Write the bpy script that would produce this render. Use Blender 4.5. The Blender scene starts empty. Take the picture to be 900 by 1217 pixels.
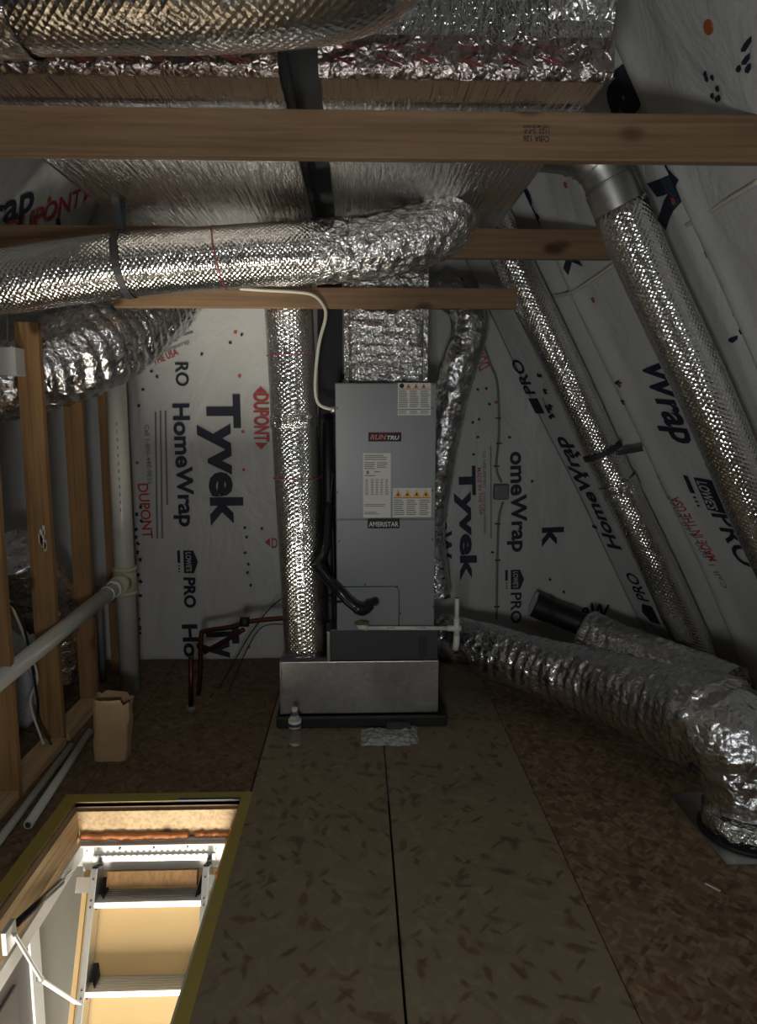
import bpy, bmesh, math, random
from mathutils import Vector, Matrix, noise
random.seed(7)
PI = math.pi
C = bpy.context.scene.collection
sc = bpy.context.scene
# ------------------------------------------------------------------ camera
F, CX, CY, H = 831.0, 450.0, 599.0, 1.67
PIT = math.atan(109/F); YAW = math.atan(25/F*math.cos(PIT))
cd = bpy.data.cameras.new('camera'); cam = bpy.data.objects.new('camera', cd); C.objects.link(cam)
cam.location = (0, 0, H); cam.rotation_euler = (PI/2-PIT, 0, -YAW)
cd.sensor_fit = 'HORIZONTAL'; cd.sensor_width = 36; cd.lens = F/900*36; cd.shift_y = -9.5/900
cd.clip_start = .05
sc.camera = cam
sc.view_settings.view_transform = 'Standard'; sc.view_settings.look = 'None'
sc.view_settings.gamma = 1; sc.view_settings.use_curve_mapping = False
sc.view_settings.exposure = 0.12
# ------------------------------------------------------------------ world and lights
w = bpy.data.worlds.new('world'); sc.world = w; w.use_nodes = True
w.node_tree.nodes['Background'].inputs[0].default_value = (.02, .022, .025, 1)
w.node_tree.nodes['Background'].inputs[1].default_value = .3
def area(name, loc, target, sx, sy, power, col):
    l = bpy.data.lights.new(name, 'AREA'); l.shape = 'RECTANGLE'; l.size = sx; l.size_y = sy
    l.energy = power; l.color = col
    o = bpy.data.objects.new(name, l); C.objects.link(o); o.location = loc
    o.rotation_euler = (Vector(target)-Vector(loc)).to_track_quat('-Z', 'Y').to_euler()
    return o
area('hallway_light', (-.95, .45, -2.45), (-.6, 2.9, 1.6), .8, .8, 230, (1, .93, .80))
area('camera_fill', (-.12, -.1, 1.15), (.75, 2.8, 2.5), .3, .3, 17, (.97, .98, .97))  # added soft fill just below the camera, not a lamp of the attic

# ------------------------------------------------------------------ pixel -> world helpers (only to measure positions)
_f = Vector((math.sin(YAW)*math.cos(PIT), math.cos(YAW)*math.cos(PIT), -math.sin(PIT)))
_r = Vector((math.cos(YAW), -math.sin(YAW), 0)); _u = _r.cross(_f)
CAM = Vector((0, 0, H))
def ray(u, v): return _f + _r*((u-CX)/F) + _u*((CY-v)/F)
def PY(u, v, Y): d = ray(u, v); return CAM + d*(Y/d.y)
def PZ(u, v, Z): d = ray(u, v); return CAM + d*((Z-H)/d.z)
def PX(u, v, X): d = ray(u, v); return CAM + d*(X/d.x)

# ------------------------------------------------------------------ materials
class NT:
    def __init__(s, name):
        s.m = bpy.data.materials.new(name); s.m.use_nodes = True; s.t = s.m.node_tree
        s.b = s.t.nodes['Principled BSDF']; s.tc = s.n('ShaderNodeTexCoord')
    def n(s, ty, **kw):
        o = s.t.nodes.new(ty)
        for k, v in kw.items(): setattr(o, k, v)
        return o
    def l(s, a, b): s.t.links.new(a, b)
    def mapping(s, scale, src='Object', rot=(0,0,0)):
        m = s.n('ShaderNodeMapping'); s.l(s.tc.outputs[src], m.inputs[0])
        m.inputs['Scale'].default_value = scale; m.inputs['Rotation'].default_value = rot
        return m.outputs[0]
    def noise(s, vec, scale, detail=3, rough=.5, dist=0):
        o = s.n('ShaderNodeTexNoise'); s.l(vec, o.inputs['Vector']) if vec else None
        o.inputs['Scale'].default_value = scale; o.inputs['Detail'].default_value = detail
        o.inputs['Roughness'].default_value = rough; o.inputs['Distortion'].default_value = dist
        return o.outputs['Fac']
    def vor(s, vec, scale, feature='F1', rnd=1, out='Distance', dims='3D'):
        o = s.n('ShaderNodeTexVoronoi', feature=feature, voronoi_dimensions=dims); s.l(vec, o.inputs['Vector'])
        o.inputs['Scale'].default_value = scale; o.inputs['Randomness'].default_value = rnd
        return o.outputs[out]
    def ramp(s, fac, stops):
        o = s.n('ShaderNodeValToRGB'); s.l(fac, o.inputs[0]); e = o.color_ramp.elements
        while len(e) < len(stops): e.new(.5)
        for i, (p, c) in enumerate(stops): e[i].position = p; e[i].color = (*c, 1)
        return o.outputs[0]
    def mix(s, fac, a, b, mode='MIX'):
        o = s.n('ShaderNodeMix', data_type='RGBA', blend_type=mode)
        if hasattr(fac, 'links'): s.l(fac, o.inputs[0])
        else: o.inputs[0].default_value = fac
        for x, i in ((a, 6), (b, 7)):
            if hasattr(x, 'links'): s.l(x, o.inputs[i])
            else: o.inputs[i].default_value = (*x, 1)
        return o.outputs[2]
    def math(s, op, a, b=0):
        o = s.n('ShaderNodeMath', operation=op)
        for x, i in ((a, 0), (b, 1)):
            if hasattr(x, 'links'): s.l(x, o.inputs[i])
            else: o.inputs[i].default_value = x
        return o.outputs[0]
    def bump(s, h, dist, strength=1, prev=None):
        o = s.n('ShaderNodeBump'); o.inputs['Distance'].default_value = dist; o.inputs['Strength'].default_value = strength
        s.l(h, o.inputs['Height'])
        if prev: s.l(prev, o.inputs['Normal'])
        return o.outputs[0]
    def fin(s, col=None, rough=None, metal=0, nrm=None, **kw):
        b = s.b
        if col is not None:
            if hasattr(col, 'links'): s.l(col, b.inputs['Base Color'])
            else: b.inputs['Base Color'].default_value = (*col, 1)
        if rough is not None:
            if hasattr(rough, 'links'): s.l(rough, b.inputs['Roughness'])
            else: b.inputs['Roughness'].default_value = rough
        b.inputs['Metallic'].default_value = metal
        if nrm: s.l(nrm, b.inputs['Normal'])
        for k, v in kw.items(): b.inputs[k].default_value = v
        return s.m

def plain(name, col, rough=.5, metal=0, var=.12, sc_=6, bump=0, **kw):
    t = NT(name); v = t.mapping((1,1,1)); n = t.noise(v, sc_, 4)
    c = t.mix(n, tuple(x*(1-var) for x in col), tuple(min(1, x*(1+var)) for x in col))
    nr = t.bump(t.noise(v, sc_*12, 3), bump) if bump else None
    return t.fin(c, rough, metal, nr, **kw)

def m_wood(name, a, b, axis=0):
    t = NT(name); s = [14, 14, 14]; s[axis] = .8
    v = t.mapping(tuple(s)); g = t.noise(v, 2.2, 6, .6, .8)
    c = t.ramp(g, [(.3, a), (.7, b)])
    big = t.noise(t.mapping((1.2,1.2,1.2)), 2, 2); c = t.mix(t.math('MULTIPLY', big, .45), c, tuple(x*.55 for x in a))
    ks = [9, 9, 9]; ks[axis] = 5
    k = t.vor(t.mapping(tuple(ks)), .62, rnd=1); kf = t.ramp(k, [(.10, (1,1,1)), (.2, (0,0,0))])
    c = t.mix(kf, c, (.07, .03, .012))
    gr = t.noise(t.mapping(tuple(60 if i != axis else 1.5 for i in range(3))), 1, 4); c = t.mix(t.ramp(gr, [(.45, (0,0,0)), (.75, (.7,.7,.7))]), c, tuple(x*.5 for x in a))
    return t.fin(c, .7, 0, t.bump(g, .002))

def m_osb(name, base, dark, light, flakes, scale, fl_lo, rough=.75):
    """strand board: three overlapping layers of soft-edged elongated strands over a mottled base"""
    t = NT(name); big = t.noise(t.mapping((1,1,1)), 1.6, 3); mid = t.noise(t.mapping((1,1,1)), 9, 4, .6)
    c = t.mix(big, tuple(x*.82 for x in base), tuple(x*1.15 for x in base))
    c = t.mix(t.math('MULTIPLY', mid, .5), c, tuple(x*.72 for x in base))
    hs = None
    for k, (ang, sx, sy) in enumerate(((.3, 1, 2.8), (1.6, 1, 2.4), (-.8, 1, 3.2), (.9, 1, 2.5))):
        m0 = t.mapping((1, 1, 1), 'Object', (0, 0, ang)); m1 = t.n('ShaderNodeMapping'); t.l(m0, m1.inputs[0]); m1.inputs['Scale'].default_value = (sx*scale, sy*scale, 1); vv = m1.outputs[0]
        nz = t.n('ShaderNodeTexNoise'); t.l(vv, nz.inputs['Vector']); nz.inputs['Scale'].default_value = 1.7; nz.inputs['Detail'].default_value = 5
        ad = t.n('ShaderNodeVectorMath', operation='MULTIPLY_ADD'); t.l(nz.outputs['Color'], ad.inputs[0]); ad.inputs[1].default_value = (.85, .85, 0); t.l(vv, ad.inputs[2])
        vo = t.n('ShaderNodeTexVoronoi', voronoi_dimensions='2D'); t.l(ad.outputs[0], vo.inputs['Vector']); vo.inputs['Scale'].default_value = 1.0+.3*k
        sep = t.n('ShaderNodeSeparateColor'); t.l(vo.outputs['Color'], sep.inputs[0])
        edge = t.ramp(vo.outputs['Distance'], [(.22, (1,1,1)), (.46, (0,0,0))])
        wd = t.math('MULTIPLY', t.ramp(sep.outputs[0], [(fl_lo, (0,0,0)), (fl_lo+.04, (1,1,1))]), edge)
        c = t.mix(t.math('MULTIPLY', wd, .85), c, t.mix(sep.outputs[1], dark, flakes))
        wl = t.math('MULTIPLY', t.ramp(sep.outputs[2], [(fl_lo-.12, (0,0,0)), (fl_lo+.08, (.5,.5,.5))]), edge)
        c = t.mix(wl, c, light)
        hs = sep.outputs[0] if hs is None else t.math('ADD', hs, sep.outputs[0])
    sp = t.noise(t.mapping((1,1,1)), 70, 4, .7); c = t.mix(t.math('MULTIPLY', sp, .45), c, tuple(x*.45 for x in base))
    return t.fin(c, rough, 0, t.bump(hs, .002, .4))

def m_foil_bubble(name, tint=(.80, .79, .77), cell=62, rough=.17, dist=.0035):
    t = NT(name); uv = t.mapping((1, 1, 1), 'UV', (0, 0, .78))
    d = t.vor(uv, cell, rnd=.12, dims='2D'); crum = t.noise(t.mapping((1,1,1)), 11, 4, .6)
    fine = t.noise(t.mapping((1,1,1)), 75, 3)
    n = t.bump(crum, .02, .4); n = t.bump(fine, .003, .4, n); n = t.bump(d, dist, 1, n)
    return t.fin(tint, rough, 1, n)

def m_foil(name, tint=(.80, .80, .80), rough=.12, s1=14, d1=.05, s2=60, d2=.012):
    t = NT(name); v = t.mapping((1,1,1))
    a = t.vor(v, s1, 'F1'); b = t.noise(v, s2, 5, .65); cc = t.vor(v, s1*2.6, 'DISTANCE_TO_EDGE')
    n = t.bump(a, d1, .6); n = t.bump(cc, d1*.45, .6, n); n = t.bump(b, d2, 1, n)
    return t.fin(tint, rough, 1, n)

def m_streak(name, tint, rough, ax=0, s=60):
    """foil bubble board: rows of bubbles running along Y"""
    t = NT(name); sv = [s, 3, 3]
    if ax == 1: sv = [s*.8, 9, 22]
    st = t.noise(t.mapping(tuple(sv), rot=(0, .5 if ax == 1 else 0, 0)), 1, 3, .6)
    big = t.noise(t.mapping((3, 1.2, 3)), 1.6, 2); bub = t.vor(t.mapping((1,1,1)), 55, rnd=.3)
    n = t.bump(big, .05, .35); n = t.bump(st, .02, 1, n); n = t.bump(bub, .003, .5, n)
    return t.fin(tint, rough, 1, n)

def m_tyvek(name, col):
    t = NT(name); v = t.mapping((1,1,1)); big = t.noise(v, 1.3, 4, .55)
    wr = t.noise(t.mapping((2.2, 2.2, 1.0)), 1.4, 4, .5, 1.0); fine = t.noise(v, 60, 3)
    c = t.mix(big, tuple(x*.84 for x in col), col)
    n = t.bump(wr, .06, .45); n = t.bump(t.noise(v, 9, 4, .6, .6), .012, .5, n); n = t.bump(fine, .001, .5, n)
    return t.fin(c, .42, 0, n)

M = {}
M['wood'] = m_wood('lumber_along_x', (.24, .145, .075), (.34, .215, .12), 0)
M['woodz'] = m_wood('lumber_upright', (.29, .155, .06), (.42, .24, .10), 2)
M['woody'] = m_wood('lumber_along_y', (.52, .36, .19), (.68, .50, .29), 1)
M['osbA'] = m_osb('subfloor_sanded', (.27, .21, .135), (.10, .058, .03), (.33, .265, .18), (.15, .095, .05), 7.5, .87)
M['osbB'] = m_osb('strand_board', (.21, .135, .075), (.075, .038, .018), (.42, .31, .19), (.14, .075, .035), 9, .70)
M['osbC'] = m_osb('strand_board_dark', (.17, .11, .06), (.06, .032, .016), (.28, .2, .12), (.11, .062, .03), 9, .76)  # darker, lower-contrast strand board
M['tyvek'] = m_tyvek('house_wrap', (.60, .605, .59))
M['ink'] = plain('navy_ink', (.012, .016, .035), .6)
M['red'] = plain('red_ink', (.42, .035, .03), .5)
M['rust'] = plain('orange_cap_plastic', (.42, .10, .035), .5)
M['greyink'] = plain('grey_ink', (.18, .18, .19), .5)
M['bubble'] = m_foil_bubble('bubble_foil')
M['bubbled'] = m_foil_bubble('bubble_foil_dull', (.80, .79, .77), 60, .22, .002)
M['foil'] = m_foil('crinkled_foil')
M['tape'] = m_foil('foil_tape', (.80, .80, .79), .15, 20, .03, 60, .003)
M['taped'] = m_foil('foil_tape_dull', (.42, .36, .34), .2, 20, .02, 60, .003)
M['flex'] = m_foil('flex_duct_foil', (.74, .75, .77), .15, 11, .03, 40, .004)
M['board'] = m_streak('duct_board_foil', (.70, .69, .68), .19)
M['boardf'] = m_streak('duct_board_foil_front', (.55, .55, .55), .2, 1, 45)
def m_galv():
    t = NT('galvanised'); v = t.mapping((1,1,1)); sp = t.vor(v, 40, out='Color'); bw = t.n('ShaderNodeRGBToBW'); t.l(sp, bw.inputs[0])
    sm = t.noise(v, 3, 4, .6)
    c = t.mix(bw.outputs[0], (.42, .42, .40), (.52, .52, .50)); r = t.ramp(sm, [(.3, (.3,)*3), (.7, (.5,)*3)])
    return t.fin(c, r, 1, t.bump(sm, .01, .3))
M['galv'] = m_galv()
M['alu'] = plain('aluminium', (.66, .67, .68), .36, 1, .04, 20)
M['aluw'] = plain('white_metal', (.60, .61, .60), .4, 0, .04, 9)
M['cab'] = plain('grey_painted_steel', (.245, .26, .27), .38, 0, .03, 3)
M['cabd'] = plain('dark_grey_steel', (.055, .06, .065), .4, 0, .06, 5)
M['black'] = plain('black_rubber', (.012, .012, .013), .5)
M['blackg'] = plain('black_glossy', (.012, .012, .014), .25)
M['pan'] = plain('black_plastic_pan', (.014, .014, .014), .55)
M['pvc'] = plain('pvc_grey_white', (.52, .52, .47), .3, 0, .05, 5)
M['pvcw'] = plain('pvc_white', (.72, .72, .68), .32, 0, .04, 8)
M['pvcy'] = plain('pvc_fitting_cream', (.52, .50, .36), .35, 0, .08, 8)
M['white'] = plain('white_label', (.74, .73, .68), .5, 0, .03, 10)
M['yel'] = plain('warning_yellow', (.75, .48, .05), .5)
M['org'] = plain('warning_orange', (.6, .22, .04), .5)
M['navy'] = plain('badge_navy', (.008, .01, .02), .6)
M['badgered'] = plain('badge_red', (.5, .05, .03), .4)
M['foam'] = plain('orange_foam', (.72, .27, .10), .6, 0, .25, 30, .004)
M['mdf'] = plain('tan_board', (.46, .32, .15), .6, 0, .06, 6)
M['ytape'] = plain('yellow_tape', (.36, .29, .06), .5, 0, .1, 12)
M['btape'] = plain('blue_tape', (.03, .06, .13), .5, 0, .3, 40)
M['copper'] = plain('copper_tarnished', (.13, .05, .032), .42, 1, .25, 20)
M['paper'] = plain('kraft_paper', (.40, .27, .15), .8, 0, .12, 7, .002)
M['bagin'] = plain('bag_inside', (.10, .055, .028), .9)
M['cable'] = plain('white_cable', (.62, .60, .50), .45)
M['cableg'] = plain('grey_cable', (.18, .18, .18), .5)
M['boxg'] = plain('grey_box_plastic', (.11, .12, .125), .45)
M['wallg'] = plain('painted_wall', (.33, .33, .31), .6)
M['doorg'] = plain('grey_door_paint', (.075, .068, .066), .45)
M['moss'] = plain('yellow_green_sealant', (.22, .21, .07), .9, 0, .5, 60, .006)
M['dark'] = plain('dark_plastic_and_shade', (.03, .032, .035), .6)  # straps and plastic parts, also the dark fillers that paint shade in gaps
M['insb'] = plain('pale_bag', (.45, .47, .50), .55, 0, .2, 9, .01)
M['ins'] = plain('navy_sheet', (.02, .03, .09), .6)
M['red2'] = plain('red_duct_print', (.28, .05, .045), .35, .2)
t = NT('clear_plastic'); M['clear'] = t.fin((.9, .93, .93), .12, 0, t.bump(t.noise(t.mapping((1,1,1)), 25, 3), .004, .5), **{'Transmission Weight': .93, 'IOR': 1.2, 'Alpha': .75})
t = NT('water'); M['water'] = t.fin((.9, .95, .95), .02, 0, **{'Transmission Weight': 1.0, 'IOR': 1.33})
t = NT('thin_bag_plastic'); M['bagp'] = t.fin((.62, .63, .63), .25, 0, t.bump(t.vor(t.mapping((1,1,1)), 38, 'F1'), .02, .8), **{'Transmission Weight': .2, 'Alpha': .9})

# ------------------------------------------------------------------ mesh helpers
def V(*a): return Vector(a)
def box(bm, x0, x1, y0, y1, z0, z1, M4=None, bev=0):
    vs = [bm.verts.new(Vector((x, y, z))) for x in (x0, x1) for y in (y0, y1) for z in (z0, z1)]
    if M4 is not None:
        for v in vs: v.co = M4 @ v.co
    fs = [bm.faces.new([vs[i] for i in q]) for q in ((0,1,3,2), (4,6,7,5), (0,4,5,1), (2,3,7,6), (0,2,6,4), (1,5,7,3))]
    if bev:
        es = list({e for f in fs for e in f.edges})
        bmesh.ops.bevel(bm, geom=es, offset=bev, segments=2, affect='EDGES', profile=.6)
    return fs
def smooth_path(pts, n=8):
    p = [Vector(x) for x in pts]; out = []
    for i in range(len(p)-1):
        a = p[max(i-1, 0)]; b = p[i]; c = p[i+1]; d = p[min(i+2, len(p)-1)]
        for k in range(n):
            t = k/n; out.append(.5*((2*b)+(c-a)*t+(2*a-5*b+4*c-d)*t*t+(3*b-a-3*c+d)*t**3))
    out.append(p[-1]); return out
def tube(bm, pts, r, seg=16, cap=True, fn=None, sup=None, upv=None, step=None):
    """sweep; r float or list; fn(dist, ang) multiplies radius; sup=(rx, ry, exponent) super-ellipse section"""
    pts = [Vector(p) for p in pts]
    if step:
        q = [pts[0]]
        for a, b in zip(pts, pts[1:]):
            k = max(1, int((b-a).length/step))
            q += [a.lerp(b, (i+1)/k) for i in range(k)]
        if isinstance(r, (list, tuple)):
            cum = [0]
            for a, b in zip(pts, pts[1:]): cum.append(cum[-1]+(b-a).length)
            rr = []; c = 0
            for i, x in enumerate(q):
                if i: c += (q[i]-q[i-1]).length
                j = 0
                while j < len(cum)-2 and c > cum[j+1]: j += 1
                tt = min(1, (c-cum[j])/max(1e-6, cum[j+1]-cum[j])); rr.append(r[j]*(1-tt)+r[j+1]*tt)
            r = rr
        pts = q
    n = len(pts); uvl = bm.loops.layers.uv.verify()
    R = r if isinstance(r, (list, tuple)) else [r]*n
    t0 = (pts[1]-pts[0]).normalized(); up = upv or (V(0,0,1) if abs(t0.z) < .9 else V(0,1,0))
    side = t0.cross(Vector(up)).normalized(); rings = []; ds = []; dist = 0; pt = t0
    for i, p in enumerate(pts):
        t = (pts[min(i+1, n-1)]-pts[max(i-1, 0)]).normalized()
        q = pt.rotation_difference(t); side = (q @ side); side = (side-t*side.dot(t)).normalized(); pt = t
        u = side.cross(t)
        if i: dist += (pts[i]-pts[i-1]).length
        ds.append(dist); ring = []
        for k in range(seg):
            a = 2*PI*k/seg; ca, sa = math.cos(a), math.sin(a)
            if sup:
                rx, ry, e = sup; x = math.copysign(abs(ca)**(2/e), ca)*rx; y = math.copysign(abs(sa)**(2/e), sa)*ry
            else: x, y = ca*R[i], sa*R[i]
            f = fn(dist, a) if fn else 1
            ring.append(bm.verts.new(p + side*x*f + u*y*f))
        rings.append(ring)
    rad = (sup[0]+sup[1])/2 if sup else max(R)
    for i in range(n-1):
        for k in range(seg):
            k2 = (k+1) % seg
            f = bm.faces.new((rings[i][k], rings[i][k2], rings[i+1][k2], rings[i+1][k])); f.smooth = True
            for lp, (uu, vv) in zip(f.loops, ((k, i), (k+1, i), (k+1, i+1), (k, i+1))):
                lp[uvl].uv = (uu/seg*2*PI*rad, ds[vv])
    if cap:
        bm.faces.new(rings[0][::-1]); bm.faces.new(rings[-1])
    return rings
def lathe(bm, prof, c, seg=20):
    rings = [[bm.verts.new((c[0]+r*math.cos(2*PI*k/seg), c[1]+r*math.sin(2*PI*k/seg), c[2]+z)) for k in range(seg)] for r, z in prof]
    for a, b in zip(rings, rings[1:]):
        for k in range(seg):
            f = bm.faces.new((a[k], a[(k+1) % seg], b[(k+1) % seg], b[k])); f.smooth = True
    bm.faces.new(rings[0][::-1]); bm.faces.new(rings[-1])
def disc(bm, c, n, r, th=.004, seg=12):
    n = Vector(n).normalized(); tube(bm, [Vector(c), Vector(c)+n*th], r, seg)
def B(): return bmesh.new()
def obj(name, bm, mat, parent=None, recalc=True):
    if recalc: bmesh.ops.recalc_face_normals(bm, faces=bm.faces)
    me = bpy.data.meshes.new(name); bm.to_mesh(me); bm.free(); me.materials.append(mat)
    o = bpy.data.objects.new(name, me); C.objects.link(o)
    if parent: 
        o.parent = parent; o.matrix_parent_inverse = parent_world(parent).inverted()
    return o
def parent_world(p):
    m = Matrix.LocRotScale(p.location, p.rotation_euler, p.scale)
    return parent_world(p.parent) @ p.matrix_parent_inverse @ m if p.parent else m
def thing(name, label, cat, loc=(0,0,0), group=None):
    o = bpy.data.objects.new(name, None); C.objects.link(o); o.location = loc; o.empty_display_size = .05
    return tag(o, label, cat, group)
def tag(o, label, cat, group=None):
    o['label'] = label; o['category'] = cat
    if group: o['group'] = group
    return o
def plab(o, label): o['label'] = label; return o
def struct(name, bm, mat): o = obj(name, bm, mat); o['kind'] = 'structure'; return o
def bx(name, mat, parent, *a, **kw): b = B(); box(b, *a, **kw); return obj(name, b, mat, parent)

# ------------------------------------------------------------------ wrapped surfaces
Nz = lambda x, y, z, s: noise.noise(Vector((x*s, y*s, z*s)))
YG = 4.63; BS = .52
def aR(Y):
    ks = ((-9, 2.6), (3.5, 2.6), (4.05, 2.37), (4.63, 2.06), (6, 1.3))
    for (a, b), (c, d) in zip(ks, ks[1:]):
        if Y <= c: return b+(d-b)*(Y-a)/(c-a)
    return 1.3
def gable_pt(u, v, off=0):     # u = X, v = Z
    d = .016*Nz(u, v*.5, 3, 2.2) + .006*Nz(u, v*.4, 7, 7)
    return V(u, YG - d - off, v)
def bulge(Y, Z):
    g = .018*Nz(Y, Z*.4, 1, 1.9) + .007*Nz(Y, Z*.4, 5, 6)
    for yc, dp in ((4.02, .05), (2.93, .045), (1.9, .05)):
        x = (Y-yc-.02*Nz(Z, 0, 2, 1.5))/.035; g += -dp*math.exp(-x*x) + .028*math.exp(-((Y-yc-.02*Nz(Z,0,2,1.5)+.10)/.05)**2)
    return g
nR = V(-1, 0, -BS).normalized()
def right_pt(u, v, off=0):     # u = Y, v = Z
    return V(aR(u)-BS*v, u, v) + nR*(bulge(u, v)+off)
AL = 3.15
nL = V(1, 0, -BS).normalized()
def left_pt(u, v, off=0):
    g = .018*Nz(u, v*.4, 11, 1.9) + .007*Nz(u, v*.4, 15, 6)
    return V(-(AL-BS*v), u, v) + nL*(g+off)
def sheet(name, fn, u0, u1, v0, v1, du, dv, mat, th=.012):
    b = B(); nu = int((u1-u0)/du); nv = int((v1-v0)/dv)
    g = [[[b.verts.new(fn(u0+(u1-u0)*i/nu, v0+(v1-v0)*j/nv, o)) for j in range(nv+1)] for i in range(nu+1)] for o in (0, -th)]
    for s in (0, 1):
        for i in range(nu):
            for j in range(nv):
                q = (g[s][i][j], g[s][i+1][j], g[s][i+1][j+1], g[s][i][j+1]); f = b.faces.new(q if s == 0 else q[::-1]); f.smooth = True
    for i in range(nu):
        for j in (0, nv): b.faces.new((g[0][i][j], g[0][i+1][j], g[1][i+1][j], g[1][i][j]))
    for j in range(nv):
        for i in (0, nu): b.faces.new((g[0][i][j], g[0][i][j+1], g[1][i][j+1], g[1][i][j]))
    return struct(name, b, mat)
wall_back = sheet('wall_back', gable_pt, -3.3, 2.3, -.02, 5.0, .05, .05, M['tyvek'])
wall_right = sheet('wall_right', right_pt, -1.9, 4.62, -.02, 5.0, .02, .06, M['tyvek'])
wall_left = sheet('wall_left', left_pt, -1.9, 4.62, -.02, 5.0, .05, .06, M['tyvek'])
b = B(); box(b, -3.3, 2.7, -1.95, -1.9, -.02, 5.0); struct('wall_front', b, M['wallg'])
b = B(); box(b, -3.3, 2.7, -1.9, 4.7, 4.6, 4.65); struct('ceiling', b, M['woody'])

# surface look-up: pixel -> (u, v)
def hit_gable(px, py): p = PY(px, py, YG); return (p.x, p.z)
def hit_right(px, py):
    a = 2.6
    for _ in range(40):
        d = ray(px, py); t = (a-BS*H)/(d.x+BS*d.z); p = CAM+d*t; a = .6*a+.4*aR(p.y)
    return (p.y, p.z)
def hit_left(px, py):
    d = ray(px, py); t = (AL-BS*H)/(-d.x+BS*d.z); p = CAM+d*t; return (p.y, p.z)
SURF = {'G': (gable_pt, hit_gable, V(0,-1,0), wall_back, lambda p: (p.x, p.z)),
        'R': (right_pt, hit_right, nR, wall_right, lambda p: (p.y, p.z)),
        'L': (left_pt, hit_left, nL, wall_left, lambda p: (p.y, p.z))}
# ---- text as mesh
_tc = {}
def glyphs(s, bold):
    if (s, bold) not in _tc:
        cu = bpy.data.curves.new('txt', 'FONT'); cu.body = s; cu.size = 1; cu.offset = bold; cu.resolution_u = 3
        o = bpy.data.objects.new('txt', cu); C.objects.link(o); dg = bpy.context.evaluated_depsgraph_get()
        me = bpy.data.meshes.new_from_object(o.evaluated_get(dg)); bpy.data.objects.remove(o); bpy.data.curves.remove(cu)
        vs = [v.co.copy() for v in me.vertices]; fs = [tuple(p.vertices) for p in me.polygons]; bpy.data.meshes.remove(me)
        x0 = min(v.x for v in vs); x1 = max(v.x for v in vs)
        _tc[(s, bold)] = ([((v.x-x0)/(x1-x0), v.y/.73) for v in vs], fs)
    return _tc[(s, bold)]
def shape_mesh(polys):
    """polys in unit (0..1 along, height in cap units)"""
    vs = []; fs = []
    for pl in polys: fs.append(tuple(range(len(vs), len(vs)+len(pl)))); vs += pl
    return vs, fs
HOUSE = shape_mesh([[(0,0),(1,0),(1,.9),(.5,1.3),(0,.9)]])
def print_on(s, a, bpx, cap, mat, name='printed_lettering', bold=.012, off=.007, vf=None, slant=0):
    """writing whose baseline runs between two measured points of the photograph, laid on surface s"""
    fn, hit, n, wall, inv = SURF[s]
    A = fn(*hit(*a)); Bp = fn(*hit(*bpx)); e1 = (Bp-A); L = e1.length; e1.normalize(); e2 = n.cross(e1).normalized()
    vs, fs = vf
    bm = B(); bv = [bm.verts.new((x*L+y*cap*slant, y*cap, 0)) for x, y in vs]
    for f in fs:
        try: bm.faces.new([bv[i] for i in f])
        except ValueError: pass
    bmesh.ops.triangulate(bm, faces=bm.faces)
    for _ in range(3):
        es = [e for e in bm.edges if e.calc_length() > .035]
        if es: bmesh.ops.subdivide_edges(bm, edges=es, cuts=1)
    bmesh.ops.triangulate(bm, faces=bm.faces)
    for v in bm.verts:
        p = A + e1*v.co.x + e2*v.co.y; v.co = fn(*inv(p), off)
    bm.normal_update()
    return obj(name, bm, mat, wall, recalc=False)
def text_on(s, txt, a, b_, cap, mat, bold=.012, **kw): return print_on(s, a, b_, cap, mat, bold=bold, vf=glyphs(txt, bold), **kw)
def lowes(s, a, b_, cap):
    """house-shaped store mark with knocked-out name, bar and dots below it"""
    print_on(s, a, b_, cap, M['ink'], vf=HOUSE, name='printed_mark')
    A = Vector((*a, 0)); D = Vector((*b_, 0))-A
    p0 = A+D*.08; p1 = A+D*.92
    up = Vector((D.y, -D.x, 0)).normalized()*-1
    fn, hit, n, wall, inv = SURF[s]
    e1 = (fn(*hit(*b_))-fn(*hit(*a))).normalized(); e2 = n.cross(e1)
    o = text_on(s, "LOWE'S", (p0.x, p0.y), (p1.x, p1.y), cap*.5, M['tyvek'], .02, off=.011)
    o2 = print_on(s, a, b_, cap, M['ink'], vf=shape_mesh([[(0,-.55),(.55,-.55),(.55,-.3),(0,-.3)]]+[[(x,-.5),(x+.06,-.5),(x+.06,-.35),(x,-.35)] for x in (.65,.78,.91)]), name='printed_mark')
    # shift knocked-out name up inside the house
    for v in o.data.vertices: v.co += e2*cap*.22
def arrow(s, a, b_, cap, mat=None): print_on(s, a, b_, cap, mat or M['red'], vf=shape_mesh([[(0,0),(1,.5),(0,1)]]), name='printed_arrow')
I = M['ink']; Rd = M['red']
# gable, left of the return duct
text_on('G', 'Tyvek', (247, 469), (253, 625), .212, I, .04)
text_on('G', 'HomeWrap', (206, 480), (214, 626), .108, I, .03)
text_on('G', 'RO', (209, 431), (210, 459), .085, I, .02)
text_on('G', 'DUPONT', (302, 468), (303, 525), .10, Rd, .03); arrow('G', (303, 526), (303, 534), .085); arrow('G', (318, 467), (318, 460), .085)
lowes('G', (218, 654), (219, 681), .075); text_on('G', 'PRO', (219, 686), (220, 722), .078, I, .04)
text_on('G', 'Ho', (217, 742), (220, 781), .105, I, .03); text_on('G', 'Ty', (247, 742), (249, 782), .212, I, .04)
arrow('G', (321, 639), (315, 639), .06); text_on('G', 'D', (323, 651), (330, 651), .07, Rd, .02)
text_on('G', 'THE USA', (184, 434), (213, 422), .045, Rd, .01); text_on('G', 'com/homewrap', (180, 426), (226, 408), .03, M['greyink'], .006)
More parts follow.
